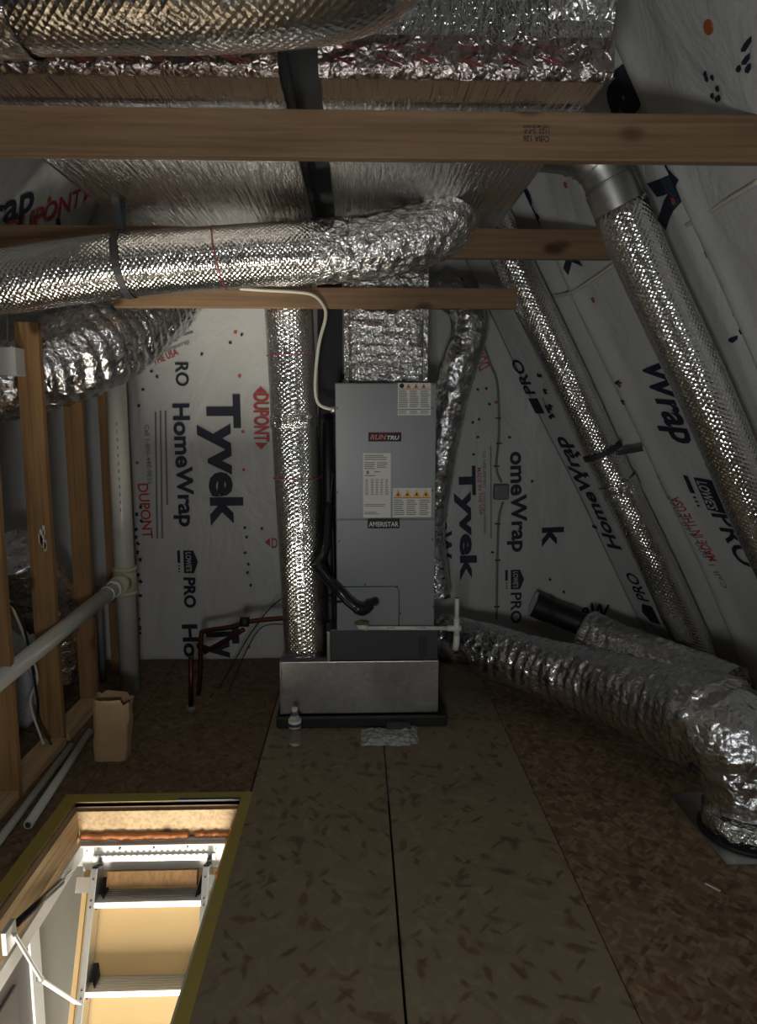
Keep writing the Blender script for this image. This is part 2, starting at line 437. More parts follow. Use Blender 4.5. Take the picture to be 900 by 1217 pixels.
text_on('G', 'DUPONT', (164, 575), (170, 640), .07, Rd, .012)
text_on('G', 'Call 1-800-448-9835', (172, 505), (176, 575), .03, M['greyink'], .004)
for k, (x0, y0, x1, y1) in enumerate(((184, 490, 186, 640), (190, 488, 192, 640), (196, 488, 198, 600), (176, 412, 230, 396))):
    print_on('G', (x0, y0), (x1, y1), .012, M['greyink'], vf=shape_mesh([[(0,0),(1,0),(1,1),(0,1)]]), name='printed_line')
# between duct and cabinet
text_on('G', 'T', (384, 432), (386, 466), .20, I, .02)
text_on('G', 'vek', (384, 500), (386, 640), .20, I, .02)
# gable, right of the cabinet
text_on('G', 'HomeWrap', (519, 556), (519, 702), .105, I, .03)
text_on('G', 'Tyvek', (546, 554), (548, 690), .11, I, .04)
text_on('G', 'MADE IN THE USA', (567, 556), (570, 612), .028, Rd, .004)
text_on('G', 'Call 1-800-448-9835   house wrap information', (574, 536), (575, 634), .022, M['greyink'], .003)
print_on('G', (583, 530), (583, 640), .008, M['greyink'], vf=shape_mesh([[(0,0),(1,0),(1,1),(0,1)]]), name='printed_line')
text_on('G', 'omeWrap', (607, 537), (609, 656), .105, I, .03)
lowes('G', (607, 677), (607, 700), .07); text_on('G', 'PRO', (607, 704), (607, 740), .075, I, .02)
text_on('G', 'k', (645, 627), (645, 650), .15, I, .03)
text_on('G', 'DUPONT', (583, 434), (562, 396), .085, Rd, .012)
text_on('G', 'eW', (690, 733), (722, 736), .11, I, .02)
# right slope
text_on('R', 'HomeWrap', (741, 652), (673, 517), .11, I, .03)
text_on('R', 'DUPONT', (708, 660), (678, 606), .10, Rd, .02); arrow('R', (706, 663), (709, 669), .07)
lowes('R', (788, 741), (777, 719), .08); text_on('R', 'PRO', (774, 714), (757, 681), .085, I, .02)
lowes('R', (650, 489), (641, 471), .09); text_on('R', 'PRO', (639, 466), (620, 425), .085, I, .02)
text_on('R', 'Wrap', (762, 425), (803, 525), .19, I, .03)
lowes('R', (826, 566), (842, 606), .125); text_on('R', 'PRO', (846, 610), (880, 672), .135, I, .02)
text_on('R', 'MADE IN THE USA', (853, 668), (808, 589), .05, Rd, .008)
text_on('R', 'Call 1-800-448-9835', (866, 700), (800, 585), .03, M['greyink'], .004)
text_on('R', 'homewrap', (800, 590), (786, 560), .03, M['greyink'], .004)
text_on('R', 'Tyvek', (620, 330), (560, 215), .16, I, .03)
text_on('R', 'a', (758, 140), (735, 86), .25, I, .04)
text_on('R', 'k', (810, 212), (780, 175), .30, I, .05)
text_on('R', 'y', (690, 320), (672, 290), .10, I, .03)
text_on('R', 've', (650, 265), (630, 215), .12, I, .03)
for (x, y, s) in ((868, 395, .09), (842, 88, .045), (884, 75, .06), (850, 110, .05), (893, 62, .1)):
    for k in range(4):
        a = random.uniform(0, 6.28); r = 9*s/.09
        px, py = x+math.cos(a)*r, y+math.sin(a)*r*1.4
        print_on('R', (px, py), (px+3.5, py+6), s*.5, I, vf=shape_mesh([[(0,.1),(.4,0),(1,.3),(.9,.8),(.3,1),(0,.6)]]), name='printed_mark')
# left slope
text_on('L', 'Wrap', (-66, 300), (38, 246), .17, I, .025)
text_on('L', 'DUPONT', (5, 287), (94, 244), .12, Rd, .018); arrow('L', (98, 242), (107, 237), .10)
text_on('L', 'k', (-2, 492), (22, 545), .18, I, .03); text_on('L', 'RO', (-8, 560), (12, 596), .13, I, .02)
lowes('L', (57, 512), (60, 536), .13); text_on('L', 'PRO', (60, 540), (66, 598), .13, I, .02)
text_on('L', 'Tyvek', (22, 600), (76, 740), .2, I, .02); text_on('L', 'DUPONT', (-10, 640), (20, 720), .1, Rd, .015)
text_on('L', 'Tyv', (95, 600), (118, 720), .2, I, .02); text_on('L', 'T', (50, 275), (52, 290), .16, I, .03)
# ink flecks (row of small cap symbols) and orange cap nails
def flecks(s, pts, size, mat=None):
    for (x, y) in pts:
        a = random.uniform(0, 3)
        print_on(s, (x, y), (x+size*math.cos(a), y+size*math.sin(a)), .022*size/5, mat or M['ink'], vf=shape_mesh([[(0,0),(.3,-.3),(1,0),(.8,.8),(.35,.5),(.1,1)]]), name='printed_mark')
flecks('G', [(164+random.uniform(-3,3), 600+i*9) for i in range(19)], 5)
flecks('G', [(292, 625), (293, 636), (293, 655), (294, 669), (295, 678), (298, 693), (311, 626), (170, 436), (176, 428), (182, 440), (186, 446), (240, 419), (272, 408), (288, 396), (165, 480), (172, 462)], 4)
flecks('G', [(563, 445), (566, 462), (568, 497), (562, 500), (566, 520), (577, 460), (580, 480), (561, 540), (604, 520), (633, 570), (583, 656), (652, 688), (669, 702), (658, 634)], 4)
flecks('R', [(640, 445), (648, 460), (655, 478), (660, 490), (690, 535), (700, 560), (736, 448), (742, 470), (655, 540), (672, 575), (690, 600), (705, 625)], 7)
def capnail(s, x, y, r=.011):
    fn, hit, n, wall, inv = SURF[s]; b = B(); disc(b, fn(*hit(x, y), 0), n, r, .006, 10); obj('cap_nail', b, M['rust'], wall)
for x, y in ((202, 398), (280, 395), (285, 447), (289, 513), (290, 558), (163, 550), (296, 769), (590, 478)): capnail('G', x, y)
for x, y in ((845, 31, ), (796, 241), (829, 308), (706, 356), (672, 220), (648, 180), (741, 455)): capnail('R', x, y, .022 if (x, y) == (845, 31) else .016)
for x, y in ((58, 237), (20, 262)): capnail('L', x, y, .016)

# ------------------------------------------------------------------ floor
XL, XR, HY0, HY1 = -1.225, -.515, 1.45, 2.86
floor = bpy.data.objects.new('floor', None); C.objects.link(floor); floor['kind'] = 'structure'; floor.location = (0, 2, 0)
def panel(mat, *r): b = B(); box(b, r[0], r[1], r[2], r[3], -.022, 0, bev=.0025); return obj('floor_panel', b, mat, floor)
g = .004
panel(M['osbA'], -.48+g, .128-g, -1.9, 4.66); panel(M['osbA'], .128+g, .779-.002, -1.9, 4.66)
panel(M['osbB'], .779+.002, 2.62, .6, 4.66); panel(M['osbB'], .779+.002, 2.62, -1.9, .6-g)
panel(M['osbC'], XL-.001, -.48-g, HY1, 4.66); panel(M['osbC'], -3.2, XL-.005, 2.3, 4.66); panel(M['osbC'], -3.2, XL-.005, -1.9, 2.3-g)
panel(M['osbC'], XL, -.48-g, -1.9, HY0); panel(M['osbA'], XR, -.48-g, HY0, HY1)
# yellow tape round the opening
t = thing('hatch_tape', 'yellow tape stuck on the floor round the attic hatch opening', 'tape', (XR, HY1, 0))
bx('tape_strip', M['ytape'], t, XL-.06, XR+.045, HY1, HY1+.065, .0005, .0025)
bx('tape_strip', M['ytape'], t, XR, XR+.045, HY0-.06, HY1, .0005, .002)
bx('tape_strip', M['ytape'], t, XL-.06, XL, HY0-.06, HY1, .0005, .002)
bx('tape_strip', M['ytape'], t, XL, XR, HY0-.06, HY0, .0005, .002)
plab(bx('tape_strip', M['btape'], t, XR-.27, XR, HY1-.002, HY1+.014, .002, .006), 'blue tape over the yellow')
# ------------------------------------------------------------------ hatch
t = thing('attic_hatch', 'wooden and white metal frame lining the attic hatch opening in the floor', 'hatch', (XR, HY1, -.3))
for r in ((XL, XR, HY1, HY1+.02), (XL, XR, HY0-.02, HY0)): bx('frame_board', M['wood'], t, *r, -.26, -.003)
for r in ((XL-.02, XL, HY0-.02, HY1+.02), (XR, XR+.02, HY0-.02, HY1+.02)): bx('frame_board', M['woody'], t, *r, -.26, -.023)
# lower stepped liner (tan board) and aluminium ladder frame
bx('liner_board', M['woody'], t, XL+.004, XR-.004, HY1-.012, HY1-.001, -.15, -.035)
bx('liner_board', M['woody'], t, XL+.001, XL+.014, HY0, HY1-.012, -.15, -.03)
AX0, AX1 = XL+.03, XR-.06
fr = bx('metal_frame', M['aluw'], t, AX0, AX1, HY1-.03, HY1-.012, -.30, -.155, bev=.002)
bx('metal_frame', M['aluw'], t, AX0-.012, AX0+.006, HY0, HY1-.02, -.23, -.165, bev=.002)
bx('metal_frame', M['aluw'], t, AX1, AX1+.018, HY0, HY1-.02, -.30, -.165, bev=.002)
bx('frame_flange', M['aluw'], t, AX0, AX1, HY1-.055, HY1-.03, -.172, -.166)
for x in (-1.03, -.885, -.74):
    b = B(); disc(b, (x, HY1-.03, -.19), (0,-1,0), .014, .006, 14); f = obj('washer', b, M['alu'], t)
    b = B(); disc(b, (x, HY1-.036, -.19), (0,-1,0), .006, .006, 6); obj('bolt_head', b, M['cabd'], f)
for x in (AX0+.015, AX1-.055): 
    pl = bx('corner_plate', M['aluw'], t, x, x+.04, HY1-.036, HY1-.03, -.215, -.168)
    for dx, dz in ((.01, -.18), (.03, -.18), (.01, -.2)):
        b = B(); disc(b, (x+dx, HY1-.036, dz), (0,-1,0), .003, .002, 6); obj('rivet', b, M['cabd'], pl)
hg = bx('hinge_leaf', M['alu'], t, AX0+.05, AX1-.05, HY1-.04, HY1-.03, -.25, -.222)
for k in range(20):
    x = AX0+.055+k*(AX1-AX0-.11)/20; b = B(); tube(b, [(x, HY1-.043, -.222), (x+.011, HY1-.043, -.222)], .0035, 8); obj('hinge_knuckle', b, M['alu'], hg)
def foambead(p0, p1, r, seed, k=60):
    b = B(); n = k; pts = []; rr = []
    for i in range(n+1):
        s = i/n; p = Vector(p0).lerp(Vector(p1), s)
        pts.append(p+V(0, 0, .008*Nz(s*9, seed, 0, 1))); rr.append(r*(.75+.6*abs(Nz(s*11, seed, 4, 1.3)))*(1 if 0 < i < n else .3))
    tube(b, pts, rr, 12, fn=lambda d, a: 1+.22*Nz(d*22, a, seed, 1)); return b
obj('foam_bead', foambead((XL+.02, HY1-.02, -.148), (XR-.22, HY1-.02, -.148), .018, 1), M['foam'], t)
obj('foam_bead', foambead((XR-.20, HY1-.018, -.145), (XR-.01, HY1-.02, -.145), .012, 2, 30), M['foam'], t)
obj('foam_bead', foambead((XR-.02, HY1-.02, -.12), (XR-.03, HY1-.33, -.13), .02, 3, 50), M['foam'], t)
# ladder and its door
O = V(0, 2.795, -.245); D = V(0, -.438, -.899); Nn = V(0, -.899, .438)
LM = Matrix((( 1, D.x, Nn.x, 0), (0, D.y, Nn.y, 0), (0, D.z, Nn.z, 0), (0, 0, 0, 1))); LM.translation = O
LX0, LX1 = -1.105, -.665
t = thing('attic_ladder', 'folding aluminium attic ladder hanging down through the lit hatch', 'ladder', tuple(O+V(-.9,0,0)))
dp = bx('door_panel', M['mdf'], t, AX0+.012, AX1-.01, .03, 1.36, -.075, -.05, M4=LM)
for x, w_ in ((AX0+.012, .02), (AX1-.03, .02)): bx('edge_strip', M['mdf'], dp, x, x+w_, .03, 1.36, -.05, -.035, M4=LM)
bx('hinge_board', M['woodz'], t, LX0+.03, LX1-.03, .03, .09, -.045, -.01, M4=LM)
for x0 in (LX0-.028, LX1):
    rl = bx('side_rail', M['alu'], t, x0, x0+.028, .01, 1.30, -.045, .03, M4=LM, bev=.003)
    for L_ in (.05, .13, .155, .45, .48, .78, .80):
        b = B(); disc(b, LM @ V(x0+.014, L_, .03), Nn, .0045, .003, 8); obj('rivet', b, M['cabd'], rl)
    plab(bx('rail_cap', M['black'], rl, x0+.003, x0+.025, .004, .0105, -.042, .027, M4=LM), 'black plastic end cap')
for L_ in (.14, .46, .78, 1.10):
    c = LM @ V(0, L_, .02)
    st = bx('step', M['alu'], t, LX0, LX1, c.y, c.y+.10, c.z-.028, c.z, bev=.003)
    for k in range(7): bx('tread_ridge', M['alu'], st, LX0+.02, LX1-.02, c.y+.012+k*.012, c.y+.016+k*.012, c.z, c.z+.0025)
    for x in (LX0, LX1-.022):
        b = B(); s = 1 if x == LX0 else -1; xa = LX0 if s > 0 else LX1
        q = [b.verts.new((xa, c.y+.004, c.z-.04)), b.verts.new((xa, c.y+.10, c.z+.045)), b.verts.new((xa, c.y+.10, c.z-.04)),
             b.verts.new((xa+s*.03, c.y+.012, c.z+.003)), b.verts.new((xa+s*.018, c.y+.10, c.z+.045)), b.verts.new((xa+s*.03, c.y+.10, c.z+.003))]
        b.faces.new(q[:3]); b.faces.new(q[3:][::-1]); b.faces.new((q[0], q[1], q[4], q[3])); b.faces.new((q[1], q[2], q[5], q[4])); b.faces.new((q[2], q[0], q[3], q[5]))
        plab(obj('step_bracket', b, M['black'], st), 'black plastic corner bracket')
# rail brackets, gas struts, arms
bx('rail_bracket', M['alu'], t, LX0-.10, LX0-.028, .05, .11, -.02, -.014, M4=LM)
bx('rail_bracket', M['alu'], t, LX1+.028, LX1+.06, .05, .11, -.02, -.014, M4=LM)
def bar(b, p, q, w_, th):
    p, q = Vector(p), Vector(q); d = (q-p); L_ = d.length; m = d.to_track_quat('X', 'Z').to_matrix().to_4x4(); m.translation = p
    box(b, 0, L_, -w_/2, w_/2, -th/2, th/2, m, bev=min(w_, th)*.2)
s0 = PY(86, 1036, 2.70); s1 = PY(16, 1101, 2.17)
b = B(); tube(b, [s0, s0.lerp(s1, .25)], .007, 10); gs = obj('gas_strut', b, M['alu'], t)
b = B(); tube(b, [s0.lerp(s1, .22), s0.lerp(s1, .95)], .013, 14); plab(obj('cylinder', b, M['blackg'], gs), 'black gas cylinder')
s2 = V(AX1-.012, 2.74, -.27); s3 = V(AX1-.02, 2.36, -.42)
b = B(); tube(b, [s2, s2.lerp(s3, .2)], .007, 10); gs2 = obj('gas_strut', b, M['alu'], t)
b = B(); tube(b, [s2.lerp(s3, .15), s3], .013, 14); plab(obj('cylinder', b, M['blackg'], gs2), 'black gas cylinder')
b = B(); bar(b, s3, s3+V(-.005, -.03, -.12), .03, .008); obj('arm', b, M['aluw'], t)
A0 = PY(15, 1110, 2.15); A1 = PY(47, 1163, 2.20); A2 = PY(93, 1193, 2.42)
bx('arm_bracket', M['aluw'], t, A0.x-.02, A0.x-.004, A0.y-.035, A0.y+.035, A0.z-.05, A0.z+.03, bev=.002)
b = B(); bar(b, A0, A1, .032, .006); bar(b, A0+V(.008,0,0), A1+V(.008,0,0), .012, .01); ar = obj('arm', b, M['aluw'], t)
b = B(); disc(b, A1+V(0,0,0), (1,-1,.5), .012, .014, 12); obj('pivot', b, M['alu'], ar)
b = B(); bar(b, A1, A2, .03, .006); obj('arm', b, M['aluw'], t)
# ------------------------------------------------------------------ hallway below
b = B(); box(b, -1.40, -1.36, -.2, 3.3, -2.7, -.31); struct('wall_left_below', b, M['wallg'])
b = B(); box(b, .9, .94, -.2, 3.3, -2.7, -.31); struct('wall_right_below', b, M['wallg'])
b = B(); box(b, -1.36, .9, 3.26, 3.3, -2.7, -.31); struct('wall_back_below', b, M['wallg'])
b = B(); box(b, -1.36, .9, -.2, -.16, -2.7, -.31); struct('wall_front_below', b, M['wallg'])
b = B(); box(b, -1.40, .94, -.2, 3.3, -2.74, -2.7); struct('floor_below', b, M['woody'])
b = B()
for r in ((-1.40, XL-.02, -.2, 3.3), (XR+.02, .94, -.2, 3.3), (XL-.02, XR+.02, HY1+.02, 3.3), (XL-.02, XR+.02, -.2, HY0-.02)): box(b, *r, -.31, -.27)
struct('ceiling_below', b, M['wallg'])
b = B(); box(b, -1.36, -1.335, 1.50, 2.60, -2.7, -.36); dr = struct('door_1', b, M['doorg'])
for z0, z1 in ((-1.4, -.52), (-2.5, -1.55)):
    for y0, y1 in ((1.60, 1.98), (2.1, 2.48)): bx('door_panel', M['doorg'], dr, -1.335, -1.325, y0, y1, z0, z1, bev=.006)
b = B(); box(b, -1.36, -1.325, 2.60, 2.68, -2.7, -.315); box(b, -1.36, -1.325, 1.42, 1.50, -2.7, -.315); box(b, -1.36, -1.325, 1.50, 2.60, -.36, -.315); struct('trim_1', b, M['aluw'])

# ------------------------------------------------------------------ timber
def beam(label, Y, z0, z1, x0, x1, loc=None):
    b = B(); box(b, x0, x1, Y, Y+.038, z0, z1, bev=.004)
    return tag(obj('ceiling_beam', b, M['wood']), label, 'beam')
bm1 = beam('nearest wooden beam, crossing the whole frame with an upside-down lumber stamp', 2.27, 2.445, 2.585, -1.80, 1.31)
bm2 = beam('middle wooden beam behind the elbow of the hanging horizontal duct', 3.50, 2.41, 2.55, -1.82, 1.26)
bm3 = beam('lowest wooden beam, just above the furnace ducts, carrying the white cable', 3.585, 2.185, 2.285, -1.2, .80)
def stamp(txt, x, y, x2, cap, Y):
    a = PY(x, y, Y); c = PY(x2, y, Y); vs, fs = glyphs(txt, .02); bb = B()
    bv = [bb.verts.new((a.x+(c.x-a.x)*u, Y-.0012, a.z-v*cap)) for u, v in vs]
    for f in fs:
        try: bb.faces.new([bv[i] for i in f])
        except ValueError: pass
    obj('lumber_stamp', bb, M['ink'], bm1, recalc=False)
stamp('CtBA 126', 653, 162, 622, .018, 2.27); stamp('1123  S-P-F', 653, 153.5, 623, .014, 2.27); stamp('1107 MOB 0049', 653, 149, 622, .009, 2.27)
def stud(label, x, y, z1, w_=.10, grp=None):
    b = B(); box(b, x-w_/2, x+w_/2, y, y+.038, 0, z1, bev=.003); return tag(obj('wall_stud', b, M['woodz']), label, 'stud')
stud('short visible wooden stud at the lower left edge of the photo', -1.53, 2.90, 2.09)
st2 = stud('tall wooden stud with a white smear, foremost of the full-height studs', -1.55, 3.40, 2.09, .11)
stud('wooden stud between the smeared stud and the white vertical pipe, nearer of the two', -1.56, 3.91, 2.3)
stud('dark wooden stud directly behind the white vertical drain pipe', -1.535, 4.40, 2.3, .13)
stud('thin strip of wooden stud right of the drain pipe at the wall corner', -1.50, 4.57, 2.3, .05)
b = B()
for k in range(9):
    p = PY(random.uniform(47, 54), random.uniform(628, 655), 3.399); box(b, p.x-.004, p.x+.006, 3.396, 3.402, p.z-.025, p.z+.02)
plab(obj('paint_smear', b, M['white'], st2), 'white paint smear')
b = B(); box(b, -1.60, -1.48, 2.3, 2.90, 0, .038, bev=.003); box(b, -1.60, -1.48, 2.94, 3.40, 0, .038, bev=.003); box(b, -1.60, -1.48, 3.44, 3.90, 0, .038, bev=.003)
tag(obj('sole_plate', b, M['woody']), 'flat floor plate running between the left studs', 'timber')

# ------------------------------------------------------------------ trunk ducts
def boardbox(name, x0, x1, y0, y1, z0, z1, mat, par, taper=0):
    b = B(); box(b, x0, x1, y0, y1, z0, z1, bev=.012)
    for f in b.faces: f.smooth = True
    return obj(name, b, mat, par)
tl = thing('trunk_duct', 'left foil-wrapped rectangular trunk duct under the ceiling, left of the dark gap', 'duct', (-.7, 2.1, 2.6))
tr = thing('trunk_duct', 'right foil-wrapped rectangular trunk duct under the ceiling, right of the dark gap', 'duct', (.3, 2.1, 2.6))
boardbox('duct_body', -1.17, -.215, 2.10, 4.55, 2.60, 2.95, M['board'], tl); boardbox('duct_body', -.105, .715, 2.10, 4.35, 2.60, 2.95, M['board'], tr)
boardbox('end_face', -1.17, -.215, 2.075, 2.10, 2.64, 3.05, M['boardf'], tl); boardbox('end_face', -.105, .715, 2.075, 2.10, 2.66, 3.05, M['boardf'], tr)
def crumple_strip(name, x0, x1, y, z0, z1, mat, par, amp=.008):
    b = B(); nx = int((x1-x0)/.012); nz = 6; g_ = []
    for i in range(nx+1):
        g_.append([])
        for j in range(nz+1):
            x = x0+(x1-x0)*i/nx; z = z0+(z1-z0)*j/nz; d = amp*(.6+Nz(x*18, z*30, y, 1)+.5*Nz(x*50, z*60, y, 1))
            if j == 0: yy = y+.02
            else: yy = y-d
            g_[-1].append(b.verts.new((x, yy, z-(.4*d if j < 2 else 0))))
    for i in range(nx):
        for j in range(nz): f = b.faces.new((g_[i][j], g_[i+1][j], g_[i+1][j+1], g_[i][j+1])); f.smooth = True
    return obj(name, b, mat, par, recalc=False)
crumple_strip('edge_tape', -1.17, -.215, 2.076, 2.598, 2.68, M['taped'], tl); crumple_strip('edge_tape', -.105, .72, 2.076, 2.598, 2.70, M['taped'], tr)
b = B()
def redmarks(x0, x1, par):
    b = B(); x = x0
    while x < x1:
        for k in range(3):
            for (z, h_, dx) in ((2.612+random.uniform(0, .01), .022, .05), (2.655, .014, .06)):
                xx = x+k*.013; yy = 2.058
                v = [b.verts.new((xx, yy, z+h_)), b.verts.new((xx+.007, yy, z+h_)), b.verts.new((xx+dx+.007, yy, z)), b.verts.new((xx+dx, yy, z))]; b.faces.new(v)
        x += .115+random.uniform(-.02, .02)
    plab(obj('printed_marks', b, M['red2'], par, recalc=False), 'dark red slanted print on the foil tape')
redmarks(-1.1, -.27, tl); redmarks(-.08, .62, tr)
# right end of the front: bright crumpled patch
crumple_strip('foil_tape', .53, .715, 2.068, 2.72, 3.0, M['tape'], tr, .006)
bx('gap_shade', M['dark'], tl, -.214, -.106, 2.11, 4.5, 2.78, 2.95)  # dark filler box, paints the shade between the two trunks
# supply and return risers
t = thing('supply_plenum', 'square crinkled foil supply duct rising from the top of the grey furnace', 'duct', (.15, 3.86, 1.82))
b = B()
pts = [(.147, 3.86, 1.822+i*.0195) for i in range(40)]
tube(b, pts, 1, 64, sup=(.208, .19, 9), upv=V(0,1,0), fn=lambda d, a: 1+.016*math.sin(d*2*PI/.055+1.2*Nz(a*2, d*3, 1, 1))*1.6+.012*Nz(a*4, d*9, 2, 1))
obj('foil_wrap', b, M['tape'], t)
for x in (-.055, .352):
    b = B(); box(b, x-.012, x+.012, 3.655, 3.67, 1.83, 2.58, bev=.003); obj('corner_tape', b, M['tape'], t)
t = thing('return_duct', 'tall bubble-foil return duct standing left of the grey furnace', 'duct', (-.29, 3.82, .35))
b = B(); p0 = V(-.292, 3.80, .355); p1 = V(-.372, 3.80, 2.6)
tube(b, [p0, p1], 1, 72, sup=(.118, .16, 3.2), upv=V(0,1,0), step=.03, fn=lambda d, a: 1+.012*Nz(a*2, d*4, 3, 1)+ .06*max(0, d-.1)/2.2)
obj('foil_wrap', b, M['bubble'], t)
for z in (1.62,):
    s = (z-.355)/2.245; c = p0.lerp(p1, s); b = B()
    tube(b, [c+V(.001,0,-.03), c+V(0,0,.035)], 1, 64, sup=(.128, .172, 3.2), upv=V(0,1,0), step=.008, fn=lambda d, a: 1+.02*Nz(a*7, d*60, 5, 1)); plab(obj('foil_tape', b, M['tape'], t), 'bright crinkled foil tape band')
for z in (1.96, 1.32):
    c = p0.lerp(p1, (z-.355)/2.245); b = B(); tube(b, [c, c+V(0,0,.004)], 1, 48, sup=(.1275, .171, 3.2), upv=V(0,1,0)); plab(obj('printed_line', b, M['red2'], t), 'thin dark red line')

# ------------------------------------------------------------------ hanging horizontal duct
t = thing('round_duct', 'long horizontal bubble-foil duct hanging on a black strap, ending in an elbow', 'duct', (-.4, 3.05, 2.2))
Yd = 3.33
pp = smooth_path([(-1.80, 3.17, 2.195), (-1.57, 3.2, 2.23), (-1.05, 3.25, 2.315), (-.48, 3.31, 2.375), (-.13, Yd, 2.40), (.10, Yd, 2.425), (.30, Yd, 2.475), (.40, Yd, 2.54), (.43, Yd, 2.60)], 6)
b = B(); tube(b, pp, .138, 56, step=.03, fn=lambda d, a: 1+.012*Nz(a*2, d*5, 3, 1)); obj('foil_wrap', b, M['bubble'], t)
pe = smooth_path([(-.20, Yd, 2.397), (.0, Yd, 2.412), (.10, Yd, 2.425), (.30, Yd, 2.475), (.40, Yd, 2.54), (.43, Yd, 2.60)], 8)
b = B(); tube(b, pe, .144, 64, step=.008, cap=False, fn=lambda d, a: 1+.03*Nz(a*5, d*28, 8, 1)+.018*Nz(a*14, d*70, 9, 1)); plab(obj('elbow_foil', b, M['tape'], t), 'crinkled taped foil elbow')
for x in (-.62,):
    b = B(); c = V(x, 3.297, 2.362); tube(b, [c, c+V(.006, 0, .001)], .1415, 48); plab(obj('printed_line', b, M['red2'], t), 'thin dark red line')
# strap over the duct
def strap(name, label, c, ax, r, wd, mat, a0, a1, tails, par):
    """band round a tube of radius r at c with axis ax, plus straight tails"""
    ax = Vector(ax).normalized(); up = V(0,0,1); s = ax.cross(up).normalized(); u = s.cross(ax)
    pts = []
    if tails: pts.append(Vector(tails[0]))
    n = 28
    for i in range(n+1):
        a = a0+(a1-a0)*i/n; pts.append(c+(s*math.cos(a)+u*math.sin(a))*r)
    if tails and len(tails) > 1: pts.append(Vector(tails[1]))
    b = B(); pr_ = None
    for p in pts:
        q = [b.verts.new(p-ax*wd/2), b.verts.new(p+ax*wd/2)]
        if pr_: f = b.faces.new((pr_[0], pr_[1], q[1], q[0]))
        pr_ = q
    o = obj(name, b, mat, par, recalc=False); so = o.modifiers.new('thick', 'SOLIDIFY'); so.thickness = .003; so.offset = 1
    return plab(o, label)
cs = V(-1.03, 3.252, 2.317)
strap('hanger_strap', 'black hanger strap', cs, (1, 0, .13), .144, .032, M['dark'], PI*.55, -PI*1.4, [cs+V(-.03, -.02, .32), cs+V(-.02, .06, .32)], t)
# ------------------------------------------------------------------ big round duct at the top
t = thing('large_round_duct', 'large round foil duct across the top left edge of the photo', 'duct', (-.6, 1.86, 2.5))
pp = smooth_path([(-1.4, 1.815, 2.705), (-1.0, 1.83, 2.715), (-.3, 1.84, 2.74), (-.02, 1.845, 2.78), (.06, 1.85, 2.86), (.07, 1.85, 2.95)], 6)
b = B(); tube(b, pp, .185, 64, step=.03, fn=lambda d, a: 1+.012*Nz(a*2, d*4, 3, 1)); obj('foil_wrap', b, M['bubbled'], t)
b = B(); tube(b, [(-.92, 1.832, 2.716), (-.80, 1.834, 2.72)], .191, 56, step=.01, cap=False, fn=lambda d, a: 1+.02*Nz(a*6, d*40, 3, 1)); obj('foil_tape', b, M['tape'], t)
b = B(); tube(b, [V(.0, 1.86, 2.80), V(.10, 1.90, 2.88), V(.2, 1.97, 2.95)], [.17, .15, .12], 48, step=.01, fn=lambda d, a: 1+.05*Nz(a*5, d*30, 3, 1)); obj('foil_tape', b, M['tape'], t)

# ------------------------------------------------------------------ ducts on the right slope
def slope_duct(label, Y, aax, r, z0, z1, elbow=None):
    t = thing('sloping_duct', label, 'duct', (aax-BS*z0, Y, z0))
    p = [V(aax-BS*(z1+(z0-z1)*i/20), Y+.01*math.sin(i*.7), z1+(z0-z1)*i/20) for i in range(21)]
    b = B(); tube(b, p, r, 56, step=.03, upv=V(0,1,0), fn=lambda d, a: 1+.014*Nz(a*2, d*5, Y, 1)); obj('foil_wrap', b, M['bubble'], t); return t
d1 = slope_duct('farther foil duct down the right slope, held by a black strap', 4.0, 2.165, .105, .12, 2.80)
d2 = slope_duct('nearer foil duct down the right slope, below the shiny metal elbow', 2.95, 2.372, .108, .25, 2.50)
cz = 1.45; c = V(2.165-BS*cz, 4.0, cz); ax = V(-BS, 0, 1).normalized()
strap('duct_strap', 'black strap', c, ax, .112, .03, M['dark'], PI*.55, PI*1.45+.4, [c+V(.13, .06, .03), c+V(.17, -.16, .02)], d1)
zt = 1.26; c = V(2.165-BS*zt, 4.0, zt)
b = B(); tube(b, [c-ax*.06, c+ax*.02], .110, 48, step=.006, upv=V(0,1,0), cap=False, fn=lambda d, a: 1+.03*Nz(a*7, d*60, 5, 1)); obj('foil_tape', b, M['tape'], d1)
# galvanised elbow from trunk to the nearer slope duct
t = thing('metal_elbow', 'shiny galvanised elbow joining the right trunk duct to the nearer sloping duct', 'duct elbow', (.9, 2.95, 2.6))
pe = smooth_path([(.72, 2.95, 2.735), (.84, 2.95, 2.725), (.93, 2.95, 2.70), (1.0, 2.95, 2.64), (1.065, 2.95, 2.51)], 6)
b = B(); tube(b, pe, .098, 48, cap=False); e = obj('elbow_body', b, M['galv'], t)
for s in (.38, .55, .72, .9):
    i = int(s*(len(pe)-2)); b = B(); tube(b, [pe[i], pe[i].lerp(pe[i+1], .3)], .103, 48); obj('seam_rib', b, M['galv'], e)
b = B(); tube(b, [pe[-1]-V(.035,0,-.07), pe[-1]+V(.01,0,-.02)], .104, 48, cap=False, step=.01); obj('collar', b, M['galv'], t)

